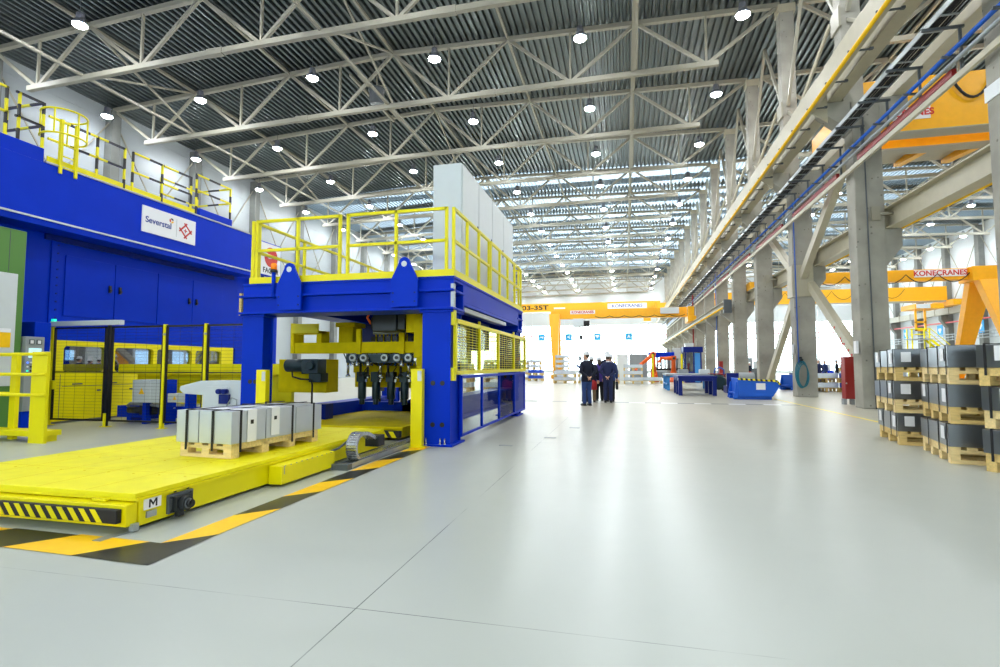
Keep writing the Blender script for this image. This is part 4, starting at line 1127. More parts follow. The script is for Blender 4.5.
b = MB(); b.box(-4.7, 9.4, 2.43, -3.9, 9.8, 2.46); b.build('cable_plate', M['galv'], t)
b = MB(); b.box(-3.85, 9.2, 1.5, -3.55, 11.7, 2.3); b.box(-3.8, 9.2, 1.28, -3.6, 10.2, 1.5); b.build('side_carriage', M['oldyellow'], t, bevel=0.01)
b = MB(); b.box(-6.95, 12.4, 1.75, -3.45, 13.3, 2.42); b.box(-5.9, 12.0, 1.9, -4.2, 12.4, 2.3); b.build('shaded_upper_box', M['navy'], t, bevel=0.01)  # upper carriage box, coloured dark navy for the shadow it stands in
# pulleys under the beam
for x in (-5.55, -5.3, -4.83, -4.55, -4.3):
    b = MB(); b.cyl((x, 9.98, 1.52), (x, 10.1, 1.52), 0.075, 18); w_ = b.build('pulley', M['galv'], t)
    b = MB(); b.cyl((x, 9.96, 1.52), (x, 9.985, 1.52), 0.035, 12); b.build('hub', M['darkmetal'], w_)
b = MB(); b.box(-5.75, 10.08, 1.42, -3.8, 10.2, 1.60); b.build('pulley_bracket', M['teal'], t)
for x in (-5.45, -5.2, -4.45):
    b = MB(); b.lathe([(0.045, 0), (0.05, 0.05), (0.02, 0.1), (0.02, 0.16)], (x, 10.02, 1.34), 12); b.build('valve', M['chrome'], t)
b = MB(); b.box(-4.08, 9.85, 1.38, -3.85, 10.05, 1.6); b.box(-4.12, 9.83, 1.44, -3.81, 10.0, 1.54); b.build('junction_block', M['chrome'], t, bevel=0.012)
# suction heads, cylinders and cabling packed under the beam
random.seed(21)
for k in range(9):
    x = -5.85 + k * 0.235; yy = 10.35 + 0.12 * (k % 2)
    b = MB(); b.cyl((x, yy, 1.2), (x, yy, 1.45), 0.028, 10); b.lathe([(0.05, 0), (0.055, 0.02), (0.03, 0.05), (0.025, 0.09)], (x, yy, 1.12), 12); b.build('suction_head', M['rubber' if k % 3 else 'chrome'], t)
for k in range(6):
    x = -5.95 + k * 0.36
    b = MB(); b.cyl((x, 10.9, 1.5), (x + 0.26, 10.9, 1.5), 0.045, 12); b.cyl((x + 0.26, 10.9, 1.5), (x + 0.34, 10.9, 1.5), 0.018, 8); b.box(x + 0.02, 10.84, 1.53, x + 0.08, 10.96, 1.6); b.build('air_cylinder', M['galv'], t)
for k in range(5):
    x = -5.8 + k * 0.3
    b = MB(); b.box(x, 11.55, 0.75, x + 0.14, 11.75, 1.25); b.cyl((x + 0.07, 11.6, 0.5), (x + 0.07, 11.6, 0.75), 0.05, 10); b.build('rear_actuator', M['darkmetal'], t, bevel=0.006)
b = MB(); b.box(-6.05, 10.6, 1.62, -3.9, 10.7, 1.74); b.build('cable_channel', M['black'], t)
b = MB()
for k in range(14):
    x = -5.9 + k * 0.145; b.tube([(x, 10.62, 1.64), (x + random.uniform(-.08, .08), 10.55, 1.5), (x + random.uniform(-.1, .1), 10.5, 1.36)], 0.011, 6)
b.build('air_lines', M['pipeblue'], t)
b = MB()
for k in range(7): b.box(-5.3 + k * 0.17, 10.32, 1.88, -5.2 + k * 0.17, 10.42, 1.98)
b.build('valve_bank', M['black'], t)
b = MB(); b.box(-4.65, 10.9, 1.3, -4.5, 11.05, 1.75); b.box(-5.95, 10.9, 1.35, -5.8, 11.05, 1.75); b.box(-5.2, 10.9, 1.4, -5.1, 11.0, 1.75); b.build('hanger', M['oldyellow'], t)
# lower yellow arm with gear motor
b = MB(); b.box(-7.6, 10.4, 0.76, -6.4, 10.9, 1.5); b.build('lower_arm', M['oldyellow'], t, bevel=0.01)
b = MB(); b.box(-6.15, 11.2, 0.86, -4.55, 11.5, 1.2); b.box(-4.75, 11.1, 0.85, -4.45, 11.6, 1.55); b.box(-6.1, 11.25, 1.2, -5.0, 11.45, 1.32); b.build('rear_arm', M['oldyellow'], t, bevel=0.01)
b = MB(); b.xf = Matrix.Translation((-0.15, 0, 0)); b.cyl((-7.1, 10.2, 1.36), (-6.62, 10.2, 1.36), 0.14, 18); b.box(-6.65, 10.05, 1.18, -6.25, 10.4, 1.5); b.cyl((-6.42, 10.04, 1.36), (-6.42, 9.98, 1.36), 0.1, 16); b.box(-6.5, 10.1, 1.0, -6.2, 10.4, 1.2)
gm = b.build('gear_motor', M['teal'], t, bevel=0.02)
b = MB(); b.tube([(-7.05, 10.1, 1.22), (-7.0, 10.05, 1.12), (-6.8, 10.05, 1.07), (-6.55, 10.05, 1.06), (-6.52, 10.05, 0.95), (-6.52, 10.05, 0.5)], 0.02, 8); b.build('power_cable', M['rubber'], gm)
for x in (-5.72, -5.38, -5.02, -4.7):
    b = MB(); b.cyl((x, 10.75, 0.62), (x, 10.75, 1.02), 0.09, 14); b.box(x - 0.09, 10.65, 1.0, x + 0.09, 10.85, 1.22); b.cyl((x, 10.75, 0.5), (x, 10.75, 0.62), 0.06, 12)
    ac = b.build('hanging_actuator', M['teal'], t, bevel=0.008)
    b = MB(); b.tube([(x + 0.05, 10.7, 1.2), (x + 0.14, 10.7, 1.32), (x + 0.08, 10.72, 1.45)], 0.012, 6); b.build('air_line', M['rubber'], ac)
    b = MB(); b.cyl((x + 0.1, 10.7, 1.1), (x + 0.2, 10.7, 1.1), 0.035, 10); b.box(x + 0.12, 10.66, 1.0, x + 0.16, 10.72, 1.06); b.build('fitting', M['chrome'], ac)
b = MB(); b.box(-6.0, 10.85, 1.2, -4.4, 11.1, 1.42); b.build('carrier_bar', M['oldyellow'], t, bevel=0.01)
random.seed(12)
b = MB()
for k in range(16):
    x = -5.9 + k * 0.11; b.tube([(x, 10.25, 1.62), (x + random.uniform(-.06, .06), 10.4, 1.45), (x + random.uniform(-.1, .1), 10.7, 1.36)], 0.013, 6)
b.build('hose_bundle', M['rubber'], t)

# second trolley parked inside the gantry
t = thing('transfer_trolley', 'second yellow trolley parked under the blue gantry, hazard bumper at its end', 'trolley', (-5.2, 11, 0))
b = MB(); b.box(-6.4, 8.95, 0.2, -3.95, 13.2, 0.235); b.build('deck_plate', M['oldyellow'], t)
b = MB(); b.box(-6.35, 9.0, 0.04, -3.98, 13.15, 0.199); b.build('chassis', M['oldyellow'], t)
b = MB(); b.box(-5.6, 8.88, 0.05, -3.98, 8.99, 0.17); bo = b.build('bumper', M['rubber'], t)
b = MB(); x = -5.55
while x < -4.1: b.prism([(x, 0.165), (x + 0.09, 0.165), (x + 0.16, 0.055), (x + 0.07, 0.055)], 'y', 8.875, 8.882); x += 0.17
b.build('hazard_stripes', M['yellow'], bo)

# row of cabinets on the platform
for k in range(4):
    y0 = 9.5 + k * 1.175
    t = thing('electrical_cabinet', 'tall white electrical cabinet on the gantry platform, %s from the front' % ORD[k], 'cabinet', (-3.3, y0, 2.886), 'white cabinets on the platform')
    b = MB(); b.box(-3.6, y0, 2.99, -3.02, y0 + 1.17, 5.28); b.build('body', M['cabinet'], t, bevel=0.008)
    b = MB(); b.box(-3.02, y0 + 0.02, 3.01, -3.0, y0 + 1.15, 5.26); dr = b.build('door', M['cabinet'], t, bevel=0.004)
    b = MB(); b.box(-3.0, y0 + 1.05, 4.1, -2.985, y0 + 1.09, 4.3); b.build('handle', M['darkgrey'], dr)
    b = MB(); b.box(-3.58, y0 + 0.02, 2.886, -3.04, y0 + 1.15, 2.989); b.build('plinth', M['black'], t)

# yellow posts
def bollard(x, y, h, label):
    t = thing('guard_post', label, 'post', (x, y, 0))
    b = MB(); b.box(x - 0.1, y - 0.06, 0.01, x + 0.1, y + 0.06, h); b.build('post', M['tape'] if False else M['yellow'], t, bevel=0.006)
    b = MB(); b.box(x - 0.15, y - 0.12, 0, x + 0.15, y + 0.12, 0.015); b.build('base_plate', M['yellow'], t)
    b = MB(); b.box(x + 0.02, y - 0.066, h - 0.2, x + 0.09, y - 0.06, h - 0.03); b.build('reflector', M['cabinet'], t)
bollard(-3.41, 8.34, 1.3, 'yellow light-barrier post beside the blue right-hand gantry leg')
bollard(-6.42, 8.34, 1.28, 'yellow light-barrier post beside the blue left-hand gantry leg')
# ------------------------------------------------------------------ big press on the left
t = thing('press', 'huge blue press with overhanging head and yellow windowed base behind the fence', 'press', (-14.5, 10, 0))
PXF = -13.0
b = MB(); b.box(-18.5, 3.0, 1.95, PXF, 15.4, 4.5); b.box(-18.5, 15.4, 0, PXF, 17.6, 4.55); b.build('frame', M['blue'], t, bevel=0.01)
b = MB(); b.box(-18.5, 2.0, 4.42, -12.4, 15.4, 5.84); hd = b.build('head', M['blue'], t, bevel=0.015)
b = MB(); b.box(-12.4, 2.0, 4.56, -12.37, 15.4, 4.6); b.build('trim_line', M['cabinet'], hd)
b = MB(); b.box(PXF, 9.2, 4.28, PXF + 0.06, 15.2, 4.41); b.build('shade_strip', M['navy'], t)  # dark strip painted in for the shade under the overhanging head
b = MB(); b.box(PXF, 9.36, 1.95, PXF + 0.03, 9.56, 4.3); cp = b.build('hinge_strip', M['blue'], t, bevel=0.004)
b = MB()
for k in range(12): b.cyl((PXF + 0.03, 9.5, 2.1 + k * 0.19), (PXF + 0.045, 9.5, 2.1 + k * 0.19), 0.02, 8)
b.build('bolts', M['navy'], cp)
dy_ = [9.68, 10.95, 12.25, 13.5, 14.75]
for k in range(4):
    b = MB(); b.box(PXF, dy_[k] + 0.012, 2.55, PXF + 0.025, dy_[k + 1] - 0.012, 4.0); d = b.build('door', M['blue'], t, bevel=0.006)
    yh = dy_[k + 1] - 0.14 if k % 2 == 0 else dy_[k] + 0.14
    b = MB(); b.box(PXF + 0.025, yh - 0.03, 3.24, PXF + 0.06, yh + 0.03, 3.42); b.cyl((PXF + 0.06, yh, 3.3), (PXF + 0.09, yh, 3.3), 0.03, 10); b.build('handle', M['black'], d)
# yellow base with four rounded windows
wins = [(9.75, 10.82), (11.05, 12.2), (12.32, 13.56), (13.7, 14.78)]
b = MB(); x0, x1 = PXF - 0.12, PXF + 0.02
b.box(x0, 8.7, 0.05, x1, 15.3, 1.2); b.box(x0, 8.7, 1.83, x1, 15.3, 1.96)
prev = 8.7
for a, c in wins + [(15.3, 15.3)]:
    b.box(x0, prev, 1.2, x1, a, 1.83); prev = c
for a, c in wins:   # corner fillets of the openings
    for (yy, zz, sy, sz) in ((a, 1.2, 1, 1), (c, 1.2, -1, 1), (a, 1.83, 1, -1), (c, 1.83, -1, -1)):
        pl_ = [(yy, zz)]
        for q in range(6):
            an = PI / 2 * q / 5; pl_.append((yy + sy * (0.09 - 0.09 * math.sin(an)), zz + sz * (0.09 - 0.09 * math.cos(an))))
        b.prism(pl_, 'x', x0, x1)
bs = b.build('base_cover', M['yellow'], t)
b = MB()
for y in (9.7, 10.93, 12.25, 13.6): b.box(x1, y - 0.006, 0.1, x1 + 0.003, y + 0.006, 1.15)
b.box(x1, 9.75, 0.86, x1 + 0.003, 15.2, 0.872)
b.build('panel_joints', M['darkgrey'], bs)
b = MB()
for y in (10.1, 11.0, 12.6): b.box(x1, y - 0.12, 0.9, x1 + 0.02, y + 0.12, 0.93); b.box(x1, y + 0.5, 0.72, x1 + 0.03, y + 0.58, 0.76)
b.build('latches', M['darkgrey'], bs)
for a, c in wins:
    b = MB(); b.box(PXF - 0.08, a, 1.2, PXF - 0.07, c, 1.83); b.build('window_pane', M['glassdark'], t)
b = MB(); b.box(-18.4, 9.0, 0.1, -14.6, 15.2, 1.94); b.build('die_block', M['navy'], t)
for y in (9.9, 11.4, 12.8, 14.1):
    b = MB(); b.box(-14.4, y, 0.9, -14.0, y + 0.5, 1.3); b.cyl((-14.3, y + 0.8, 1.2), (-14.3, y + 0.8, 1.9), 0.06, 12); b.build('die_clamp', M['oldyellow'], t)
# glowing panels added in the die space for bright spots in the windows
M['paneglow'] = mat('added_window_glow', (215, 235, 255), 0.3, emit=5.0)
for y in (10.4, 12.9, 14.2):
    b = MB(); b.box(-13.95, y - 0.4, 1.38, -13.9, y - 0.02, 1.8); b.box(-13.95, y + 0.12, 1.5, -13.9, y + 0.3, 1.76); b.build('added_glow_panel', M['paneglow'], t)
b = MB(); b.box(-13.9, 3, 5.84, -12.45, 8.72, 6.16); b.box(-13.6, 8.0, 6.16, -13.2, 8.5, 6.42); b.box(-13.9, 13.1, 5.84, -12.45, 14.45, 6.12); b.build('head_block', M['blue'], t, bevel=0.01)
b = MB(); b.box(-12.9, 8.72, 5.84, -12.38, 15.2, 5.88); b.build('walkway_edge', M['galv'], t)
# name board
sg = MB(); sg.box(-12.4, 11.12, 4.92, -12.365, 12.88, 5.62)
sg_o = sg.build('name_board', M['paper'], t)
text('Severstal', 0.23, 'lettering', M['blueink'], sg_o, (-12.363, 11.62, 5.26), (0, 1, 0), (0, 0, 1), depth=0.002, bold=0.004)
b = MB(); 
for k, m_ in enumerate(('ink', 'redink', 'tape')):
    g = MB(); a0_, a1_ = k * 2.1 + 0.3, k * 2.1 + 2.0
    ring = []
    for q in range(9):
        a = a0_ + (a1_ - a0_) * q / 8; ring.append((12.03 + 0.07 * math.cos(a), 5.43 + 0.07 * math.sin(a)))
    for q in range(8, -1, -1):
        a = a0_ + (a1_ - a0_) * q / 8; ring.append((12.03 + 0.03 * math.cos(a), 5.43 + 0.03 * math.sin(a)))
    g.prism(ring, 'x', -12.364, -12.36); g.build('ring_mark', M[m_], sg_o)
b = MB(); b.box(-12.364, 12.2, 5.02, -12.362, 12.208, 5.52); b.build('divider', M['grey'], sg_o)
b = MB()
cy_, cz_ = 12.52, 5.26
def dia(r): return [(cy_ + r, cz_), (cy_, cz_ + r), (cy_ - r, cz_), (cy_, cz_ - r)]
for k in range(4):
    a = PI / 4 + k * PI / 2; dv = Vector((0, math.cos(a), math.sin(a))); pv = Vector((0, -math.sin(a), math.cos(a)))
    c0 = Vector((-12.362, cy_, cz_)) + dv * 0.12
    b.bar(c0 - pv * 0.19, c0 + pv * 0.19, 0.004, 0.045, up=dv)
b.bar((-12.362, cy_ - 0.06, cz_), (-12.362, cy_ + 0.06, cz_), 0.004, 0.025); b.bar((-12.362, cy_, cz_ - 0.06), (-12.362, cy_, cz_ + 0.06), 0.004, 0.025)
b.build('emblem', M['redink'], sg_o)

# FAGOR sign at the end of the press
t = thing('sign_board', 'white sign board with red disc and black letters at the end of the press', 'sign', (-12.5, 16.05, 4.55))
b = MB(); b.box(-12.5, 15.78, 4.55, -12.42, 16.94, 5.78); b.build('frame', M['blue'], t, bevel=0.01)
b = MB(); b.box(-12.42, 15.84, 4.6, -12.405, 16.90, 5.74); b.build('board', M['paper'], t)
b = MB(); b.cyl((-12.405, 16.37, 5.26), (-12.40, 16.37, 5.26), 0.36, 32); b.build('red_disc', M['redink'], t)
b = MB(); b.prism([(15.90, 5.34), (15.90, 5.46), (16.23, 5.36), (16.40, 5.36), (16.40, 5.22), (16.26, 5.20)], 'x', -12.401, -12.397); b.build('white_notch', M['paper'], t)
text('FAGOR', 0.26, 'lettering', M['ink'], t, (-12.403, 16.37, 4.76), (0, 1, 0), (0, 0, 1), depth=0.002, bold=0.006)
b = MB(); b.box(-12.5, 15.98, 4.4, -12.44, 16.06, 4.56); b.box(-13.0, 15.98, 4.38, -12.44, 16.06, 4.46); b.box(-13.0, 16.68, 4.38, -12.44, 16.76, 4.46); b.box(-12.5, 16.68, 4.4, -12.44, 16.76, 4.56); b.build('bracket', M['navy'], t)

# striped guard rails on the press head
def striped(mb, p, q, w=0.045, seg=0.3, ph=0):
    p = Vector(p); q = Vector(q); L = (q - p).length; n = max(1, round(L / seg))
    for k in range(n):
        mb.m = (k + ph) % 2
        mb.bar(p.lerp(q, k / n), p.lerp(q, (k + 1) / n), w, w)
YB = [M['yellow'], M['black']]
t = thing('guard_rail', 'black and yellow striped guard rail along the top edge of the blue press', 'railing', (-12.45, 11.5, 5.86))
for i, y in enumerate((9.9, 10.62, 10.85, 11.75, 12.75, 12.95)):
    b = MB(); striped(b, (-12.45, y, 5.86), (-12.45, y, 6.95), ph=i); b.build('post', YB, t)
for (ya, yb2) in ((8.78, 10.62), (10.85, 12.75)):
    for z in (6.93, 6.42):
        b = MB(); striped(b, (-12.45, ya, z), (-12.45, yb2, z), seg=0.45); b.build('rail', YB, t)
b = MB(); b.box(-12.46, 8.78, 5.88, -12.44, 12.9, 6.02); b.build('toe_board', M['yellow'], t)
t = thing('guard_rail', 'black and yellow striped rail enclosing the far end of the press top', 'railing', (-12.9, 13.8, 6.12))
for i, (x, y) in enumerate(((-12.5, 13.0), (-12.5, 14.4), (-13.8, 14.4), (-13.8, 13.0))):
    b = MB(); striped(b, (x, y, 6.1), (x, y, 7.15), ph=i); b.build('post', YB, t)
for z in (7.13, 6.65):
    for (p, q) in (((-12.5, 13.0), (-12.5, 14.4)), ((-12.5, 14.4), (-13.8, 14.4)), ((-13.8, 14.4), (-13.8, 13.0))):
        b = MB(); striped(b, (*p, z), (*q, z), seg=0.4); b.build('rail', YB, t)
t = thing('guard_rail', 'black and yellow striped rail on the near blue block of the press top', 'railing', (-12.6, 8, 6.16))
for i, (x, y) in enumerate(((-12.5, 7.98), (-12.5, 8.22), (-12.5, 8.7), (-13.6, 8.7))):
    b = MB(); striped(b, (x, y, 6.14), (x, y, 7.2), ph=i); b.build('post', YB, t)
for z in (7.18, 6.66):
    for (p, q) in (((-12.5, 5.5), (-12.5, 8.0)), ((-12.5, 8.15), (-12.5, 8.68)), ((-12.5, 8.68), (-13.6, 8.68))):
        b = MB(); striped(b, (*p, z), (*q, z), seg=0.42, ph=1); b.build('rail', YB, t)
t = thing('guard_rail', 'low black and yellow rail on the far side of the press walkway', 'railing', (-15.2, 12, 5.86))
for i, y in enumerate((10.6, 11.4, 12.9, 14.0)):
    b = MB(); striped(b, (-15.2, y, 5.86), (-15.2, y, 6.6), ph=i); b.build('post', YB, t)
b = MB(); striped(b, (-15.2, 10.4, 6.58), (-15.2, 14.2, 6.58), seg=0.4); b.build('rail', YB, t)
# yellow ladder cage
t = thing('ladder_cage', 'yellow hooped ladder cage rising above the edge of the blue press', 'ladder', (-12.5, 9.1, 5.86))
cx_, cy_ = -12.62, 9.05
for z in (7.05, 6.5):
    b = MB(); pts = []
    for k in range(19):
        a = -PI * 0.75 + PI * 1.5 * k / 18; pts.append((cx_ + 0.42 * math.cos(a) + 0.25, cy_ + 0.42 * math.sin(a), z))
    b.tube(pts, 0.022, 8); b.build('hoop', M['yellow'], t)
for k in (0, 5, 9, 13, 18):
    a = -PI * 0.75 + PI * 1.5 * k / 18; x, y = cx_ + 0.42 * math.cos(a) + 0.25, cy_ + 0.42 * math.sin(a)
    b = MB(); b.bar((x, y, 6.5), (x, y, 7.05), 0.04, 0.012); b.build('cage_bar', M['yellow'], t)
for y in (9.02, 9.36):
    b = MB(); b.box(-12.43, y - 0.03, 5.7, -12.36, y + 0.03, 6.95); b.build('stile', M['yellow'], t)
b = MB()
for k in range(4): b.cyl((-12.39, 9.02, 5.85 + k * 0.27), (-12.39, 9.36, 5.85 + k * 0.27), 0.016, 8)
b.build('rungs', M['yellow'], t)

# ------------------------------------------------------------------ green cabinet and control desk at far left
t = thing('machine_cabinet', 'tall green and grey machine cabinet beside the blue press', 'cabinet', (-13, 7, 0))
b = MB(); b.box(-14.2, 5.0, 0, -12.05, 8.2, 4.13); b.build('body', M['green'], t, bevel=0.01)
for (a, c) in ((5.2, 6.6), (6.62, 7.45), (7.47, 8.06)):
    b = MB(); b.box(-12.05, a, 0.95, -12.02, c, 3.22); b.build('door', M['cabinet'], t, bevel=0.006)
b = MB(); b.box(-12.02, 7.2, 1.72, -12.012, 7.98, 2.02); po = b.build('notice', M['tape'], t)
b = MB(); b.box(-12.02, 7.2, 2.02, -12.012, 7.98, 2.1); b.build('notice_header', M['paper'], po)
b = MB()
for y in (6.5, 7.46, 7.9): b.box(-12.05, y - 0.005, 3.25, -12.045, y + 0.005, 4.1)
b.build('joints', M['darkgrey'], t)
t = thing('control_panel', 'grey operator control panel with screen and lit buttons beside the green cabinet', 'control panel', (-12.1, 8.42, 0))
b = MB(); b.box(-12.6, 8.24, 0.42, -11.98, 8.6, 1.96); b.build('housing', M['grey'], t, bevel=0.01)
b = MB(); b.box(-12.6, 8.24, 0, -12.0, 8.6, 0.42); b.build('plinth', M['blue'], t)
b = MB(); b.box(-11.98, 8.3, 1.52, -11.972, 8.54, 1.72); b.build('screen', M['screen'], t)
for k in range(2):
    b = MB(); b.box(-11.98, 8.3 + k * 0.14, 1.8, -11.97, 8.4 + k * 0.14, 1.9); g = b.build('gauge', M['darkgrey'], t)
    b = MB(); b.box(-11.97, 8.32 + k * 0.14, 1.815, -11.967, 8.38 + k * 0.14, 1.885); b.build('dial', M['paper'], g)
for r in range(3):
    for k in range(5):
        b = MB(); b.cyl((-11.98, 8.29 + k * 0.065, 1.42 - r * 0.085), (-11.965, 8.29 + k * 0.065, 1.42 - r * 0.085), 0.018, 10)
        b.build('button', M[('lampblue', 'paper', 'black')[(k + r) % 3]] if r < 2 else M[('lampgreen', 'black', 'paper', 'red', 'tape')[k]], t)
b = MB(); b.box(-12.7, 8.62, 0, -12.3, 8.95, 2.3); tag(b.build('machine_pillar', M['blue'], bevel=0.01), 'blue steel pillar between the control panel and the gate', 'pillar')

# ------------------------------------------------------------------ safety fence
t = thing('safety_fence', 'wire mesh safety fence with black frames and yellow posts before the press', 'fence', (-10.5, 9.45, 0))
FYY = 9.45
for x, m_ in ((-12.92, 'yellow'), (-9.76, 'yellow'), (-8.7, 'yellow'), (-7.62, 'yellow'), (-11.28, 'black')):
    b = MB(); b.box(x - 0.03, FYY - 0.03, 0.01, x + 0.03, FYY + 0.03, 2.26); ps = b.build('post', M[m_], t)
    b = MB(); b.box(x - 0.09, FYY - 0.07, 0, x + 0.09, FYY + 0.07, 0.015); b.box(x - 0.035, FYY - 0.045, 0.01, x + 0.035, FYY - 0.031, 0.3); b.build('foot', M['yellow'], ps)
    if m_ == 'yellow' and x > -12:
        b = MB(); b.box(x - 0.036, FYY - 0.036, 2.02, x + 0.036, FYY + 0.036, 2.06); b.build('clamp', M['galv'], ps)
def meshpanel(x0, x1, nm):
    b = MB(); y = FYY + 0.0; w = 0.022
    b.box(x0, y - w, 2.2, x1, y + w, 2.24); b.box(x0, y - w, 0.12, x1, y + w, 0.16); b.box(x0, y - w, 1.2, x1, y + w, 1.225)
    b.box(x0, y - w, 0.12, x0 + 0.03, y + w, 2.24); b.box(x1 - 0.03, y - w, 0.12, x1, y + w, 2.24)
    f_ = b.build(nm, M['black'], t)
    b = MB(); z = 0.2
    while z < 2.18: b.box(x0, y - 0.0015, z, x1, y + 0.0015, z + 0.0035); z += 0.07
    x = x0 + 0.05
    while x < x1: b.box(x, y - 0.0015, 0.14, x + 0.003, y + 0.0015, 2.22); x += 0.3
    b.build('wire_mesh', M['black'], f_)
meshpanel(-12.86, -11.36, 'gate_leaf'); meshpanel(-11.2, -9.8, 'mesh_panel'); meshpanel(-9.72, -8.74, 'mesh_panel'); meshpanel(-8.66, -7.66, 'mesh_panel')
b = MB(); b.box(-12.96, FYY - 0.06, 2.27, -10.95, FYY + 0.06, 2.38); b.build('door_operator', M['cabinet'], t, bevel=0.008)
b = MB(); b.box(-12.96, FYY - 0.03, 2.38, -12.88, FYY + 0.03, 2.44); b.build('signal_lamp', M['lampgreen'], t)
b = MB(); b.box(-12.96, FYY - 0.12, 0.82, -12.7, FYY - 0.03, 1.02); lk = b.build('gate_lock', M['yellow'], t, bevel=0.01)
b = MB(); b.cyl((-12.85, FYY - 0.12, 0.92), (-12.85, FYY - 0.16, 0.92), 0.03, 10); b.build('lock_knob', M['black'], lk)

# ------------------------------------------------------------------ yellow access platform at far left
t = thing('access_platform', 'low yellow steel access platform with guard rails at the far left', 'platform', (-10.8, 7.4, 0))
b = MB(); b.box(-11.95, 7.2, 0.1, -10.0, 7.55, 0.2); b.build('tread_plate', M['yellow'], t, bevel=0.006)
b = MB(); b.box(-11.9, 7.25, 0.0, -11.8, 7.5, 0.1); b.box(-10.14, 7.25, 0, -10.04, 7.5, 0.1); b.build('support', M['yellow'], t)
for (x0, x1, y0, y1) in ((-10.2, -9.85, 7.13, 7.19), (-11.12, -10.98, 7.42, 7.5)):
    b = MB(); b.box(x0, y0, 0.0, x1, y1, 1.6); b.build('post', M['yellow'], t, bevel=0.004)
for z in (1.56, 1.2, 0.84):
    b = MB(); b.tube([(-11.95, 7.12, z), (-9.84, 7.12, z)], 0.028, 8); b.build('hand_rail', M['yellow'], t)
    b = MB(); b.tube([(-11.95, 7.46, z), (-11.0, 7.46, z)], 0.028, 8); b.build('hand_rail', M['yellow'], t)

# ------------------------------------------------------------------ small machines behind the trolley
t = thing('sheet_feeder', 'light grey console with a wedge-shaped nose behind the steel bundle', 'console', (-8.6, 9.1, 0))
b = MB(); b.prism([(-8.65, 0.88), (-8.55, 0.80), (-8.1, 0.78), (-8.1, 0.0), (-7.2, 0.0), (-7.2, 1.06), (-8.15, 1.06), (-8.63, 0.95)], 'y', 8.75, 9.25); b.build('housing', M['cabinet'], t, bevel=0.012)
b = MB(); b.box(-8.0, 8.74, 0.1, -7.5, 8.755, 0.95); b.build('door', M['cabinet'], t, bevel=0.004)
b = MB(); b.cyl((-7.62, 8.7, 0.86), (-7.62, 8.6, 0.86), 0.05, 12); b.cyl((-7.5, 8.7, 0.86), (-7.5, 8.6, 0.86), 0.05, 12); b.box(-7.66, 8.68, 0.62, -7.45, 8.75, 0.8); b.build('regulators', M['navy'], t)
b = MB(); b.tube([(-7.4, 8.6, 0.6), (-7.25, 8.55, 0.75), (-7.1, 8.5, 0.72), (-7.1, 8.5, 0.55), (-7.25, 8.5, 0.5)], 0.014, 8); b.build('air_line', M['grey'], t)
t = thing('electrical_box', 'grey electrical box with a warning triangle on a blue stand', 'cabinet', (-10.8, 10.2, 0))
b = MB(); b.box(-11.2, 10.0, 0.5, -10.42, 10.35, 1.03); b.build('box', M['cabinet'], t, bevel=0.01)
b = MB(); b.box(-11.18, 9.985, 0.52, -10.68, 10.0, 1.01); d = b.build('door', M['cabinet'], t, bevel=0.004)
b = MB(); b.prism([(-11.0, 0.7), (-10.84, 0.7), (-10.92, 0.84)], 'y', 9.98, 9.985); b.build('warning_triangle', M['tape'], d)
b = MB(); b.box(-10.42, 10.0, 0, -10.3, 10.35, 1.03); b.box(-11.0, 10.1, 0, -10.9, 10.25, 0.5); b.build('stand', M['blue'], t)
t = thing('electrical_box', 'small light grey junction box right of the bigger grey box', 'cabinet', (-10.0, 10.2, 0))
b = MB(); b.box(-10.2, 10.0, 0.52, -9.72, 10.25, 0.72); b.build('box', M['cabinet'], t, bevel=0.008)
b = MB(); b.prism([(-10.05, 0.58), (-9.95, 0.58), (-10.0, 0.67)], 'y', 9.99, 9.999); b.build('warning_triangle', M['tape'], t)
b = MB(); b.box(-9.72, 10.0, 0, -9.64, 10.25, 0.72); b.build('stand', M['blue'], t)
t = thing('roller_conveyor', 'low blue roller conveyor with motors in front of the yellow press base', 'conveyor', (-9.8, 10.9, 0))
b = MB(); b.box(-12.2, 10.5, 0.1, -7.7, 10.65, 0.38); b.box(-12.2, 11.2, 0.1, -7.7, 11.35, 0.38); b.build('frame', M['blue'], t, bevel=0.006)
for k in range(14):
    x = -12.0 + k * 0.32
    b = MB(); b.cyl((x, 10.65, 0.36), (x, 11.2, 0.36), 0.05, 10); b.build('roller', M['galv'], t)
for x in (-11.9, -10.2, -8.4):
    b = MB(); b.box(x, 10.5, 0, x + 0.12, 11.35, 0.1); b.build('leg', M['blue'], t)
b = MB(); b.cyl((-11.6, 10.3, 0.3), (-11.2, 10.3, 0.3), 0.08, 14); b.box(-11.2, 10.2, 0.2, -10.9, 10.42, 0.42); b.build('drive_motor', M['darkmetal'], t)
b = MB(); b.tube([(-11.6, 10.25, 0.4), (-11.4, 10.15, 0.47), (-11.0, 10.2, 0.45), (-10.7, 10.3, 0.4), (-10.3, 10.3, 0.35)], 0.035, 8); b.build('corrugated_hose', M['grey'], t)
b = MB(); b.box(-11.7, 10.55, 0.5, -11.2, 10.75, 0.62); b.box(-11.55, 10.6, 0.38, -11.35, 10.7, 0.5); b.build('sensor_head', M['black'], t)
t = thing('guard_beam', 'long horizontal yellow guard box across the press front, behind the fence', 'guard', (-9.6, 11.9, 0))
b = MB(); b.box(-12.8, 11.0, 1.14, -7.9, 11.36, 1.4); b.box(-12.6, 11.38, 0.4, -7.95, 11.5, 1.14); b.build('cover', M['yellow'], t, bevel=0.01)
b = MB(); b.box(-12.3, 11.38, 0, -12.15, 11.5, 0.4); b.box(-8.1, 11.38, 0, -7.95, 11.5, 0.4); b.build('foot', M['yellow'], t)

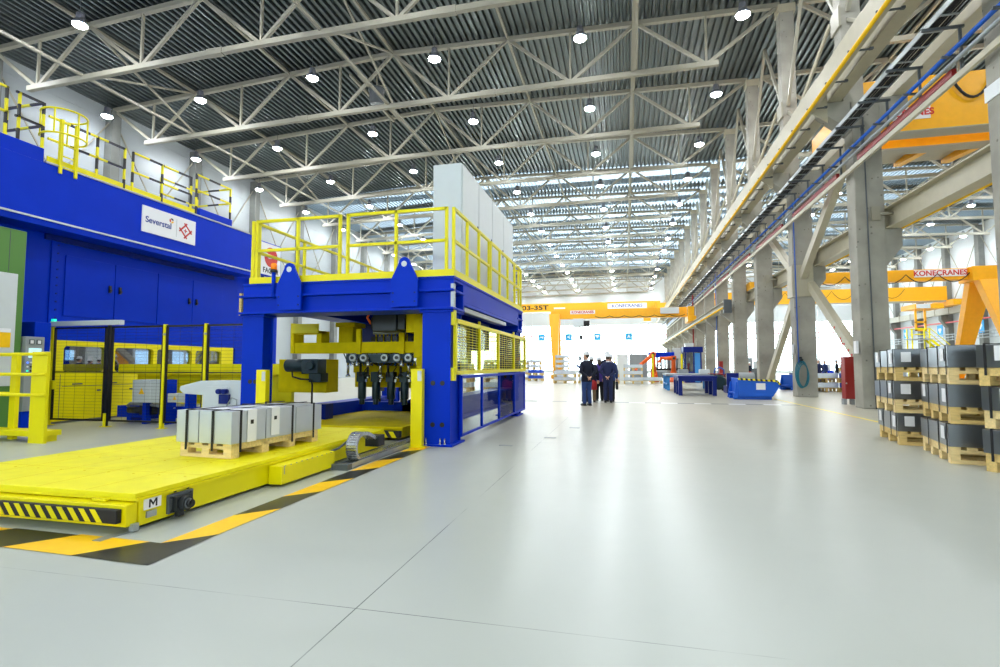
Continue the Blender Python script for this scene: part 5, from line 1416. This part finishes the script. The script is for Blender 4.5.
# ------------------------------------------------------------------ workshop things on the right
t = thing('work_table', 'dark blue heavy steel work table standing on the open floor', 'table', (3.2, 26.5, 0))
b = MB(); b.box(2.35, 25.4, 0.8, 4.05, 28.0, 0.9); b.box(2.4, 25.45, 0.66, 4.0, 25.55, 0.8); b.box(2.4, 27.85, 0.66, 4.0, 27.95, 0.8); b.box(2.4, 25.5, 0.66, 2.5, 27.9, 0.8); b.box(3.9, 25.5, 0.66, 4.0, 27.9, 0.8); b.build('table_top', M['navy'], t, bevel=0.01)
for x in (2.38, 3.85):
    for y in (25.43, 26.6, 27.8):
        b = MB(); b.box(x, y, 0, x + 0.17, y + 0.17, 0.8); b.build('leg', M['navy'], t)
t = thing('work_table', 'light blue steel work table behind the dark blue table', 'table', (3.4, 31.5, 0))
b = MB(); b.box(2.2, 30.5, 0.82, 4.7, 33.5, 0.92); b.build('table_top', M['grey'], t, bevel=0.008)
for x in (2.25, 4.5):
    for y in (30.55, 31.9, 33.3):
        b = MB(); b.box(x, y, 0, x + 0.15, y + 0.15, 0.82); b.build('leg', M['skyblue'], t)
b = MB(); b.box(2.25, 30.55, 0.3, 2.35, 33.4, 0.38); b.box(2.25, 30.55, 0.72, 4.65, 30.62, 0.82); b.build('rail', M['skyblue'], t)
for k, (x, y, m_, lab) in enumerate(((3.0, 32.0, 'grey', 'grey parts crate on the light blue work table'), (4.1, 31.6, 'cabinet', 'pale crate on the right end of the light blue table'))):
    b = MB(); b.box(x, y, 0.92, x + 0.55, y + 0.4, 1.15); b.box(x + 0.03, y + 0.03, 1.15, x + 0.52, y + 0.37, 1.17)
    tag(b.build('parts_crate', M[m_], bevel=0.01), lab, 'crate')

def skip(label):
    t = thing('tipping_skip', label, 'skip', (0, 0, 0))
    b = MB(); poly = [(-0.78, 0.12), (0.72, 0.12), (1.08, 0.62), (0.92, 0.78), (-0.8, 0.86)]
    b.prism(poly, 'y', -0.6, 0.6); body = b.build('hopper', M['skip'], t, bevel=0.015)
    b = MB(); b.m = 0
    n = 16
    for k in range(n):
        b.m = k % 2; x0, x1 = -0.8 + 1.72 * k / n, -0.8 + 1.72 * (k + 1) / n
        z0 = 0.865 - 0.08 * k / n; z1 = 0.865 - 0.08 * (k + 1) / n
        b.prism([(x0, z0), (x1, z1), (x1 + 0.02, z1 - 0.075), (x0 + 0.02, z0 - 0.075)], 'y', -0.625, -0.6)
    for k in range(4):
        b.m = k % 2; x0, x1 = 0.92 + 0.16 * k / 4, 0.92 + 0.16 * (k + 1) / 4; z0, z1 = 0.78 - 0.16 * k / 4, 0.78 - 0.16 * (k + 1) / 4
        b.prism([(x0, z0), (x1, z1), (x1 - 0.05, z1 - 0.06), (x0 - 0.05, z0 - 0.06)], 'y', -0.625, -0.6)
    b.build('hazard_rim', YB, body)
    b = MB(); b.box(0.0, -0.61, 0.4, 0.4, -0.602, 0.66); b.build('label_card', M['paper'], t)
    b = MB(); b.box(-0.95, -0.5, 0.0, 0.7, -0.32, 0.12); b.box(-0.95, 0.32, 0, 0.7, 0.5, 0.12); b.build('fork_channels', M['skip'], t)
    b = MB(); b.prism([(-1.0, 0.04), (-0.78, 0.04), (-0.8, 0.7), (-0.86, 0.7)], 'y', -0.55, -0.5); b.prism([(-1.0, 0.04), (-0.78, 0.04), (-0.8, 0.7), (-0.86, 0.7)], 'y', 0.5, 0.55); b.cyl((-0.9, -0.5, 0.25), (-0.9, 0.5, 0.25), 0.04, 8); b.build('tilt_frame', M['skip'], t)
    return t
s1 = skip('bright blue tipping skip with hazard-striped rim and white label, on the open floor'); s1.location = (5.1, 23.6, 0); s1.scale = (0.86, 1, 1); s1.rotation_euler = (0, 0, 0.03)
s2 = dup(s1, (9.6, 33.0, 0), 0.4, 'bright blue tipping skip farther back, behind the slanting white brace')

t = thing('fire_cabinet', 'narrow dark red cabinet standing on feet by the concrete column', 'cabinet', (7.63, 20.9, 0))
b = MB(); b.box(7.5, 20.75, 0.2, 7.86, 21.1, 1.68); b.build('body', M['red'], t, bevel=0.01)
b = MB(); b.box(7.52, 20.735, 0.24, 7.84, 20.75, 1.64); d = b.build('door', M['red'], t, bevel=0.004)
b = MB(); b.cyl((7.78, 20.735, 0.75), (7.78, 20.71, 0.75), 0.02, 8); b.box(7.5, 20.73, 0.72, 7.55, 20.735, 0.77); b.build('lock', M['chrome'], d)
for x in (7.45, 7.7):
    b = MB(); b.box(x, 20.82, 0, x + 0.1, 21.02, 0.2); b.build('foot', M['grey'], t)

# welding reel cart, red
t = thing('hose_reel_cart', 'red hose reel cart with dark wheels behind the dark blue table', 'cart', (4.9, 31, 0))
b = MB(); b.box(4.5, 30.5, 0.85, 5.3, 31.4, 0.95); b.box(4.5, 30.5, 0.2, 4.58, 31.4, 0.9); b.box(5.2, 30.5, 0.2, 5.28, 31.4, 0.9); b.box(4.5, 30.5, 0.2, 5.3, 30.58, 0.28); b.build('frame', M['redpipe'], t, bevel=0.01)
b = MB(); b.lathe([(0.3, -0.05), (0.42, 0), (0.42, 0.28), (0.3, 0.33)], (4.9, 30.4, 0.48), 20, axis='y'); b.build('reel', M['teal'], t)
for x in (4.62, 5.18):
    b = MB(); b.cyl((x - 0.04, 30.9, 0.2), (x + 0.04, 30.9, 0.2), 0.2, 18); b.build('wheel', M['rubber'], t)
b = MB(); b.tube([(4.7, 30.5, 0.95), (4.75, 30.45, 1.2), (5.0, 30.45, 1.28), (5.2, 30.5, 1.15), (5.2, 30.5, 0.9)], 0.04, 8); b.build('air_hose', M['pipeblue'], t)
b = MB(); b.box(6.7, 41, 0.0, 6.95, 41.3, 1.7); tag(b.build('gas_cabinet', M['red'], bevel=0.02), 'slim red cabinet beside a far concrete column behind the red reel cart', 'cabinet')
t = thing('pump_unit', 'grey pump unit with blue end plates behind the bright blue skip', 'machine', (5.7, 28.5, 0))
b = MB(); b.box(4.9, 28.0, 0, 5.5, 29.0, 0.35); b.box(4.9, 28, 0.35, 5.45, 28.1, 1.0); b.build('base', M['navy'], t, bevel=0.01)
b = MB(); b.cyl((5.55, 28.5, 0.78), (6.25, 28.5, 0.78), 0.25, 18); b.box(5.6, 28.3, 0, 6.2, 28.7, 0.58); b.build('motor', M['grey'], t, bevel=0.01)
b = MB(); b.box(6.25, 28.2, 0.0, 6.33, 28.8, 1.05); b.build('end_plate', M['darkgrey'], t)

# ------------------------------------------------------------------ far shop: pallets of sheet steel
wp = make_pallet('stub', M['wooddark'], 1.3, 1.2, 0.23)
wb = make_bundle('stub', M['steel'], 1.25, 1.15, 0.25, 2, (-0.3, 0.3), [])
wbb = make_bundle('stub', M['bin'], 1.25, 1.15, 0.26, 2, (-0.3, 0.3), [])
first = [True, True, True]
def far_stack(x, y, n, nm, kind=0, sx=1.0, hz=1.0):
    z = 0
    for k in range(n):
        lab = 'pine pallet, %s tier, %s' % (ORD[k], nm)
        if first[0]: wp.location = (x, y, z); wp['label'] = lab; wp['group'] = 'pallets at the far end'; wp.scale = (sx, 1, hz); first[0] = False
        else: dup(wp, (x, y, z), None, lab, 'pallets at the far end', (sx, 1, hz))
        z += 0.23 * hz
        kd = kind if k < n - 1 or kind == 0 else kind
        src = wbb if kd == 1 else wb
        lab = '%s, %s tier, %s' % ('blue wrapped bundle' if kd == 1 else 'grey steel bundle', ORD[k], nm)
        i_ = 2 if kd == 1 else 1
        if first[i_]: src.location = (x, y, z); src['label'] = lab; src['group'] = 'bundles at the far end'; src.scale = (sx, 1, hz); first[i_] = False
        else: dup(src, (x, y, z), None, lab, 'bundles at the far end', (sx, 1, hz))
        z += (0.27 if kd == 1 else 0.262) * hz
FS = [(-4.6, 41.5, 2, 'wide stack before the crane leg', 0, 1.3, 1.0), (-2.85, 41.8, 2, 'stack left of the standing men', 0, 1.1, 1.0), (-1.15, 42, 2, 'stack behind the man in jeans', 0, 1.1, 1.0), (0.6, 42, 3, 'stack right of the men in suits', 0, 1.1, 1.0),
      (2.0, 42.5, 1, 'low stack beside the yellow robot post', 0, 1.2, 1.0),
      (-10.5, 52, 4, 'far stack beside the blue gantry end', 0, 1.1, 1), (-8.9, 52.3, 4, 'far stack second from the gantry', 0, 1.1, 1), (-7.9, 47.5, 2, 'stack of blue bundles beside the crane leg', 1, 1.0, 1), (-6.2, 53.5, 5, 'far stack just left of the crane leg', 0, 1.0, 1),
      (-13.2, 52, 4, 'far stack seen through the gantry guard', 0, 1.1, 1), (-12.2, 31.0, 3, 'stack seen under the gantry, left one', 0, 1.3, 1), (-6.4, 27.5, 3, 'stack seen through the lower gantry pane', 0, 1.5, 1), (-8.8, 27.0, 3, 'stack seen under the gantry, right one', 0, 1.3, 1),
      (11.4, 30.2, 2, 'stack of blue bundles behind the red cabinet', 1, 0.9, 1.0), (12.6, 32.5, 3, 'tall stack of blue bundles behind the red cabinet', 1, 0.9, 1), (10.2, 31.2, 2, 'grey stack right of the coiled hose column', 0, 0.9, 1),
      (16.5, 44, 3, 'stack in the side aisle under the crane', 0, 1.2, 1), (20, 52, 4, 'stack deep in the side aisle', 0, 1.2, 1)]
for a in FS: far_stack(*a)

# ------------------------------------------------------------------ robots and the far welding line
def robot(label, base, j1, j2, tool):
    t = thing('industrial_robot', label, 'robot', base)
    B = Vector(base); J1 = Vector(j1); J2 = Vector(j2); T = Vector(tool)
    S1 = Vector((B.x, B.y, B.z + 0.75))
    b = MB(); b.lathe([(0.42, 0), (0.42, 0.12), (0.3, 0.2), (0.3, 0.55), (0.24, 0.75)], B, 20); b.build('pedestal', M['orange'], t)
    b = MB(); b.ball(S1, 0.27); b.tube([S1, S1.lerp(J1, .5), J1], [0.22, 0.17, 0.18], 12); b.ball(J1, 0.22); b.build('upper_arm', M['orange'], t)
    b = MB(); b.tube([J1, J1.lerp(J2, .4), J2], [0.2, 0.16, 0.12], 12); b.ball(J2, 0.15); b.box(J1.x - 0.2, J1.y - 0.25, J1.z - 0.12, J1.x + 0.2, J1.y + 0.25, J1.z + 0.2); b.build('forearm', M['orange'], t)
    b = MB(); b.tube([J2, T], [0.12, 0.09], 12); b.lathe([(0.14, 0), (0.14, 0.08), (0.08, 0.16)], T - Vector((0, 0, 0.12)), 14); b.build('wrist', M['orange'], t)
    b = MB(); b.cyl(J1 - Vector((0, 0.28, 0)), J1 + Vector((0, 0.28, 0)), 0.1, 12); b.build('joint_motor', M['black'], t)
    b = MB(); b.cyl(T - Vector((0, 0, 0.12)), T - Vector((0, 0, 0.32)), 0.05, 10); b.box(T.x - 0.18, T.y - 0.1, T.z - 0.38, T.x + 0.12, T.y + 0.1, T.z - 0.3); b.build('gripper', M['darkmetal'], t)
    return t
robot('orange industrial robot reaching down to the left, at the far welding line', (2.4, 46.6, 0.0), (2.35, 46.4, 2.35), (1.35, 46.3, 1.5), (0.9, 46.3, 1.1))
robot('orange industrial robot with a level forearm at the far welding line', (4.0, 46.8, 0.0), (4.0, 46.5, 2.0), (3.0, 46.4, 2.0), (2.8, 46.3, 1.75))
t = thing('welding_line', 'long grey tooling line with a blue top beam behind the orange robots', 'machine', (3.6, 48, 0))
b = MB(); b.box(2.0, 48, 2.1, 5.6, 48.5, 2.55); b.build('top_beam', M['blue'], t, bevel=0.01)
b = MB(); b.box(2.2, 48, 0.95, 5.6, 48.6, 1.15); b.box(2.2, 48, 0, 2.45, 48.6, 0.95); b.box(5.3, 48, 0, 5.6, 48.6, 0.95); b.build('bed', M['black'], t)
for k in range(10):
    b = MB(); x = 2.35 + k * 0.33; b.box(x, 48.1, 1.15, x + 0.16, 48.4, 2.1); b.cyl((x + 0.08, 48.2, 2.55), (x + 0.08, 48.2, 2.9), 0.04, 8); b.build('clamp_unit', M['grey' if k % 2 else 'darkgrey'], t)
b = MB(); b.box(2.6, 47.6, 0.3, 4.6, 48.0, 0.9); b.build('sheet_tray', M['steeldark'], t)
b = MB(); b.box(4.2, 47.7, 2.0, 4.9, 48, 2.9); b.build('valve_box', M['cabinet'], t, bevel=0.01)
t = thing('machine_cabinet', 'grey machine cabinet left of the orange robot', 'cabinet', (1.2, 50.5, 0))
b = MB(); b.box(0.4, 50, 0, 2.0, 51, 2.45); b.build('body', M['grey'], t, bevel=0.02)
b = MB(); b.box(0.45, 49.98, 0.1, 1.18, 50.0, 2.35); b.build('door', M['grey'], t); b = MB(); b.box(1.22, 49.98, 0.1, 1.95, 50.0, 2.35); b.build('door', M['grey'], t)
t = thing('machine_cabinet', 'white machine cabinet between the pallets and the orange robot', 'cabinet', (-0.2, 50.5, 0))
b = MB(); b.box(-0.75, 50, 0, 0.3, 51, 2.45); b.build('body', M['white'], t, bevel=0.02)
b = MB(); b.box(-0.6, 49.98, 0.1, 0.15, 50, 2.3); b.build('door', M['white'], t)
for x, y, lab in ((2.2, 44.5, 'yellow safety post in front of the orange robot'), (-0.9, 49.0, 'slim yellow safety post beside the white cabinet'), (4.4, 44.2, 'yellow safety post beside the blue operator booth')):
    b = MB(); b.box(x - 0.07, y - 0.07, 0, x + 0.07, y + 0.07, 2.3); b.box(x - 0.16, y - 0.16, 0, x + 0.16, y + 0.16, 0.03)
    tag(b.build('safety_post', M['yellow']), lab, 'post')
t = thing('operator_booth', 'blue operator booth with large windows at the far columns', 'booth', (5.3, 45.6, 0))
b = MB(); b.box(4.7, 44.8, 0, 6.0, 46.6, 0.9); b.box(4.6, 44.7, 2.45, 6.1, 46.7, 2.9)
for x in (4.7, 5.35, 5.9):
    for y in (44.8, 46.5): b.box(x, y, 0.9, x + 0.1, y + 0.1, 2.45)
b.build('shell', M['navy'], t, bevel=0.01)
b = MB(); b.box(4.8, 44.83, 0.9, 5.9, 44.85, 2.45); b.box(4.74, 44.9, 0.9, 4.76, 46.5, 2.45); b.build('window_pane', M['glassdark'], t)
b = MB(); b.box(5.47, 44.78, 0.05, 5.88, 44.8, 2.4); b.build('door', M['skyblue'], t)
b = MB(); b.box(4.75, 44.72, 2.9, 5.4, 45.4, 3.2); b.build('roof_unit', M['cabinet'], t)

# yellow stair tower and machines in the side aisle
t = thing('stair_tower', 'yellow steel stair with hand rails in the side aisle under the crane', 'stairs', (31, 60, 0))
b = MB()
for k in range(14): b.box(29.40 + k * 0.26, 60, 4.0 - k * 0.27, 29.75 + k * 0.26, 61, 4.04 - k * 0.27)
b.build('treads', M['grey'], t)
for y in (60.0, 61.0):
    b = MB(); b.bar((29.3, y, 4.0), (33.1, y, 0.1), 0.06, 0.22); b.build('stringer', M['yellow'], t)
    b = MB(); b.tube([(28.0, y, 5.05), (29.3, y, 5.05), (33.1, y, 1.15), (33.1, y, 0.1)], 0.04, 8); b.tube([(28.0, y, 4.5), (29.3, y, 4.5), (33.1, y, 0.65)], 0.03, 8); b.build('hand_rail', M['yellow'], t)
b = MB(); b.box(27.6, 59.9, 3.95, 29.4, 61.1, 4.05); b.build('landing', M['grey'], t)
for x in (27.7, 29.2):
    for y in (60, 60.95):
        b = MB(); b.box(x, y, 0, x + 0.1, y + 0.1, 5.05); b.build('post', M['yellow'], t)
for k, (x, y, w, h, m_, lab) in enumerate(((14.2, 50, 2.2, 1.5, 'navy', 'dark blue machine block far behind between two columns'), (17.5, 58, 2.5, 1.8, 'blue', 'blue machine block in the side aisle behind the second skip'), (24.5, 60, 2.6, 1.6, 'grey', 'grey machine block by the stair tower'), (11.5, 58, 2.0, 2.2, 'darkgrey', 'dark machine block far behind between columns'))):
    t = thing('machine_tool', lab, 'machine', (x + w / 2, y + 0.8, 0))
    b = MB(); b.box(x, y, 0, x + w, y + 1.6, h * 0.5); b.build('base', M[m_], t, bevel=0.03)
    b = MB(); b.box(x + w * 0.1, y + 0.3, h * 0.5, x + w * 0.6, y + 1.4, h); b.build('head', M['grey'], t, bevel=0.03)
    b = MB(); b.box(x + w * 0.65, y + 0.2, h * 0.5, x + w * 0.9, y + 0.6, h * 0.85); b.build('control_box', M['cabinet'], t, bevel=0.01)

# ------------------------------------------------------------------ people
M['skin'] = mat('skin', (214, 164, 136), 0.55)
M['suitnavy'] = mat('navy_wool', (28, 38, 78), 0.85, var=0.1, scale=30)
M['suitdark'] = mat('dark_navy_wool', (16, 22, 44), 0.85, var=0.1, scale=30)
M['suitblue'] = mat('blue_wool', (36, 56, 110), 0.85, var=0.1, scale=30)
M['jeans'] = mat('blue_denim', (40, 66, 122), 0.85, var=0.15, scale=25)
M['trousersdark'] = mat('dark_cloth', (26, 26, 32), 0.85)
M['redcloth'] = mat('red_cloth', (170, 36, 40), 0.8)
M['tan'] = mat('tan_cloth', (120, 100, 72), 0.85)
M['purple'] = mat('purple_cloth', (84, 66, 160), 0.8)
M['helmet'] = mat('white_helmet_plastic', (238, 240, 242), 0.3)
M['hair'] = mat('grey_brown_hair', (70, 58, 48), 0.8)
M['shirt'] = mat('white_shirt', (230, 232, 236), 0.8)

def loft(mb, rings, n=16):
    vs = []
    for (x, y, z, rx, ry) in rings:
        for k in range(n):
            a = 2 * PI * k / n; vs.append((x + rx * math.cos(a), y + ry * math.sin(a), z))
    fs = []
    for i in range(len(rings) - 1):
        for k in range(n):
            k2 = (k + 1) % n; fs.append((i*n+k, i*n+k2, (i+1)*n+k2, (i+1)*n+k))
    fs.append(tuple(range(n - 1, -1, -1))); fs.append(tuple((len(rings)-1)*n + k for k in range(n)))
    mb.add(vs, fs, True)
def limb(mb, pts, rs):
    mb.tube(pts, rs, 12)
    for p, r in zip(pts, rs): mb.ball(p, r, n=12, m=8)
def hand(mb, w, d, side, curl=0.6):
    """palm with four bent fingers and a thumb leaving its side; w wrist, d pointing direction"""
    w = Vector(w); d = Vector(d).normalized(); s = d.cross(Vector((0, 0, 1)))
    if s.length < 0.1: s = Vector((1, 0, 0))
    s.normalize(); nrm = s.cross(d).normalized()
    s = s * side
    pc = w + d * 0.05
    for u in (-0.026, -0.009, 0.009, 0.026): mb.tube([w + s * u * 0.7, pc + s * u, w + d * 0.092 + s * u * 1.1], [0.016, 0.018, 0.014], 8)
    for u, L in ((-0.03, 0.055), (-0.011, 0.068), (0.010, 0.074), (0.031, 0.066)):
        k = w + d * 0.09 + s * u * 1.1
        m_ = k + d * L * 0.5 - nrm * L * 0.15 * curl; e = m_ + d * L * 0.4 - nrm * L * 0.5 * curl
        mb.tube([k, m_, e], [0.011, 0.010, 0.008], 8); mb.ball(e, 0.008, n=8, m=5)
    b0 = w + d * 0.025 + s * 0.028; b1 = b0 + d * 0.035 + s * 0.028; b2 = b1 + d * 0.03 + s * 0.004 - nrm * 0.008
    mb.tube([b0, b1, b2], [0.014, 0.012, 0.009], 8); mb.ball(b2, 0.009, n=8, m=5)

def person(label, loc, rz, h, jk, tr, pose, head_turn=0.0, skirt=None, long_hair=False, stance=0.09, shirt='shirt', case=None):
    t = thing('person', label, 'person', (0, 0, 0), None)
    E_, Wr = {}, {}
    for s in (-1, 1):
        sh = Vector((s * 0.172, 0.0, 1.405))
        if pose == 'behind': el = Vector((s * 0.275, -0.10, 1.15)); wr = Vector((s * 0.075, -0.185, 0.98))
        elif pose == 'point' and s == -1: el = Vector((-0.36, 0.14, 1.33)); wr = Vector((-0.58, 0.22, 1.42))
        elif pose == 'front': el = Vector((s * 0.25, 0.02, 1.15)); wr = Vector((s * 0.1, 0.2, 1.08))
        else: el = Vector((s * 0.245, -0.02, 1.14)); wr = Vector((s * 0.25, 0.06, 0.89))
        E_[s] = (sh, el, wr)
    # --- continuous body
    b = MB()
    loft(b, [(0, 0, 0.86, 0.14, 0.09), (0, 0, 0.95, 0.155, 0.10), (0, 0, 1.08, 0.135, 0.09), (0, 0.005, 1.25, 0.155, 0.105), (0, 0, 1.38, 0.165, 0.10), (0, -0.005, 1.46, 0.11, 0.075), (0, -0.005, 1.5, 0.06, 0.06)])
    b.tube([(0, -0.01, 1.46), (0, 0.0, 1.53), (0, 0.01, 1.6)], [0.06, 0.054, 0.056], 14)
    ht = Matrix.Rotation(head_turn, 4, 'Z')
    def H(x, y, z): v = ht @ Vector((x, y, 0)); return (v.x, v.y + 0.015, z)
    b.ball(H(0, -0.012, 1.68), 0.076, 0.092, 0.098)
    b.ball(H(0, 0.03, 1.615), 0.056, 0.062, 0.058)
    b.tube([H(0, 0.088, 1.675), H(0, 0.112, 1.645), H(0, 0.092, 1.632)], [0.012, 0.016, 0.012], 8)
    b.tube([H(-0.022, 0.084, 1.603), H(0, 0.092, 1.604), H(0.022, 0.084, 1.603)], [0.008, 0.011, 0.008], 8)
    for s in (-1, 1):
        b.ball(H(s * 0.079, -0.005, 1.655), 0.012, 0.022, 0.032, n=8, m=6)
        b.ball(H(s * 0.03, 0.075, 1.695), 0.022, 0.012, 0.009, n=8, m=6)
        sh, el, wr = E_[s]
        limb(b, [sh, el, wr], [0.055, 0.042, 0.029])
        if pose == 'behind': dd = Vector((-s * 0.8, -0.08, -0.55))
        elif pose == 'point' and s == -1: dd = wr - el
        elif pose == 'front': dd = Vector((-s * 0.6, 0.5, 0.05))
        else: dd = Vector((0, 0.12, -1))
        if dd.normalized().z < -0.9:
            dd = Vector((0.02, 0.16, -0.99))
        hand(b, wr, dd, s, 0.9 if pose == 'behind' else 0.6)
        limb(b, [(s * stance, 0.0, 0.88), (s * stance * 1.05, 0.015, 0.49), (s * stance * 1.1, -0.02, 0.09)], [0.085, 0.058, 0.042])
        b.tube([(s * stance * 1.1, -0.04, 0.05), (s * stance * 1.15, 0.06, 0.045), (s * stance * 1.25, 0.16, 0.035)], [0.04, 0.04, 0.03], 10)
    b.build('body', M['skin'], t, remesh=0.0085)
    b = MB()
    for s in (-1, 1): b.ball(H(s * 0.031, 0.083, 1.678), 0.011, 0.008, 0.007, n=8, m=6)
    b.build('eyes', M['ink'], t)
    # --- hair and helmet
    b = MB(); b.ball(H(0, -0.03, 1.69), 0.081, 0.088, 0.095)
    if long_hair: b.tube([H(0, -0.07, 1.66), H(0, -0.10, 1.55), H(0, -0.09, 1.45)], [0.07, 0.07, 0.03], 12)
    b.build('hair', M['hair'], t)
    b = MB(); prof = []
    c = Vector(H(0, -0.005, 1.715))
    b.lathe([(0.108, 0.0), (0.110, 0.02), (0.103, 0.06), (0.082, 0.098), (0.045, 0.122), (0.012, 0.128)], c, 22)
    b.lathe([(0.128, -0.006), (0.13, 0.0), (0.108, 0.012)], c, 22)
    v = ht @ Vector((0, 1, 0))
    b.ball((c.x + v.x * 0.11, c.y + v.y * 0.11, c.z), 0.07, 0.055, 0.008)
    hm = b.build('helmet', M['helmet'], t)
    b = MB(); b.bar((c.x - v.x * 0.09, c.y - v.y * 0.09, c.z + 0.09), (c.x + v.x * 0.09, c.y + v.y * 0.09, c.z + 0.09), 0.03, 0.07); b.build('ridge', M['helmet'], hm)
    # --- clothes
    b = MB()
    loft(b, [(0, -0.005, 0.80, 0.195, 0.135), (0, -0.005, 0.92, 0.19, 0.13), (0, 0, 1.08, 0.172, 0.122), (0, 0.005, 1.25, 0.19, 0.13), (0, 0, 1.38, 0.205, 0.125), (0, -0.005, 1.455, 0.15, 0.10), (0, -0.005, 1.515, 0.075, 0.075)])
    for s in (-1, 1):
        sh, el, wr = E_[s]
        limb(b, [sh, el, el.lerp(wr, 0.93)], [0.072, 0.058, 0.047])
        b.tube([(s * 0.05, 0, 1.48), (s * 0.172, 0, 1.42)], [0.06, 0.066], 10)
    jo = b.build('jacket', M[jk], t, remesh=0.014)
    b = MB(); b.lathe([(0.066, 1.495), (0.07, 1.52), (0.062, 1.545)], (0, -0.002, 0), 16); b.build('collar', M[shirt], jo)
    b = MB()
    loft(b, [(0, 0, 0.76, 0.165, 0.115), (0, 0, 0.85, 0.175, 0.12), (0, 0, 0.95, 0.165, 0.115)])
    for s in (-1, 1): limb(b, [(s * stance, 0.0, 0.84), (s * stance * 1.05, 0.015, 0.49), (s * stance * 1.1, -0.02, 0.11)], [0.103, 0.078, 0.066])
    b.build('trousers', M[tr], t, remesh=0.014)
    if skirt:
        b = MB(); loft(b, [(0, 0, 0.5, 0.21, 0.17), (0, 0, 0.7, 0.205, 0.16), (0, 0, 0.9, 0.185, 0.135)]); b.build('coat_skirt', M[skirt], t)
    for s in (-1, 1):
        b = MB(); x = s * stance * 1.15
        b.tube([(x, -0.075, 0.045), (x, 0.0, 0.055), (x + s * 0.01, 0.09, 0.045), (x + s * 0.015, 0.19, 0.03)], [0.042, 0.05, 0.046, 0.028], 12)
        b.box(x - 0.04, -0.1, 0, x + 0.04, 0.19, 0.015); b.build('shoe', M['black'], t)
    t.location = loc; t.rotation_euler = (0, 0, rz); k = h / 1.82; t.scale = (k, k, k)
    return t
P1 = person('person in dark navy jacket and blue jeans, hands clasped behind, turned left', (-1.28, 18.2, 0), 0.55, 1.84, 'suitdark', 'jeans', 'behind', head_turn=0.5)
P2 = person('person in navy suit seen from behind, hands clasped behind the back', (-0.62, 19.9, 0), -0.05, 1.80, 'suitnavy', 'suitnavy', 'behind', head_turn=0.1)
P3 = person('person in blue suit holding a black briefcase, right of the group', (-0.55, 20.5, 0), 0.1, 1.80, 'suitblue', 'trousersdark', 'down')
P4 = person('person in dark jacket with purple top, half hidden left of the navy suit', (-0.98, 20.9, 0), 0.2, 1.70, 'purple', 'trousersdark', 'front', long_hair=True)
P5 = person('person in red coat half hidden behind the jeans wearer', (-1.22, 19.95, 0), 0.1, 1.70, 'suitdark', 'tan', 'down', skirt='redcloth')
P6 = person('person in blue jacket pointing out to the left, mostly hidden', (-1.46, 20.2, 0), -0.55, 1.76, 'suitblue', 'trousersdark', 'point')
P7 = person('tall person in white helmet at the back of the group', (-0.70, 21.6, 0), 0.2, 1.93, 'suitdark', 'trousersdark', 'front')
# briefcase held by the person on the right of the group
t = thing('briefcase', 'black briefcase held by the person in the blue suit', 'bag', (-0.32, 20.6, 0.44))
b = MB(); b.box(-0.36, 20.38, 0.46, -0.26, 20.8, 0.76); b.build('case', M['black'], t, bevel=0.02)
b = MB(); b.tube([(-0.31, 20.5, 0.76), (-0.31, 20.51, 0.82), (-0.31, 20.67, 0.82), (-0.31, 20.68, 0.76)], 0.012, 8); b.build('handle', M['black'], t)
for k, (src, x, y, rz, lab) in enumerate(((P1, 15.9, 45.5, 1.2, 'person in dark jacket far behind, between two columns, right of the hose'), (P3, 14.9, 45.0, 2.0, 'person in blue jacket far behind, just right of the hose column'), (P5, 11.5, 54.0, 2.0, 'person in red coat far behind between two columns'), (P2, 12.3, 53.5, 2.8, 'person in navy suit far behind beside the red coat'), (P7, 11.3, 36.5, 0.4, 'person in dark jacket beside the second blue skip'), (P2, 12.2, 38.0, 2.4, 'person in navy suit behind the second blue skip'))):
    dup(src, (x, y, 0), rz, lab)

# ------------------------------------------------------------------ daylight and output settings
wd = bpy.data.worlds.new('World'); SC.world = wd; wd.use_nodes = True
bg = wd.node_tree.nodes['Background']; bg.inputs['Color'].default_value = (0.86, 0.94, 1.0, 1); bg.inputs['Strength'].default_value = 11.0
SC.view_settings.view_transform = 'Standard'; SC.view_settings.look = 'None'
SC.view_settings.exposure = 0.14; SC.view_settings.gamma = 1.0; SC.view_settings.use_curve_mapping = False
cy_s = SC.cycles
cy_s.use_denoising = True; cy_s.max_bounces = 6; cy_s.diffuse_bounces = 4; cy_s.glossy_bounces = 4; cy_s.transparent_max_bounces = 16
cy_s.use_light_tree = True; cy_s.sample_clamp_indirect = 6.0; cy_s.caustics_reflective = False; cy_s.caustics_refractive = False
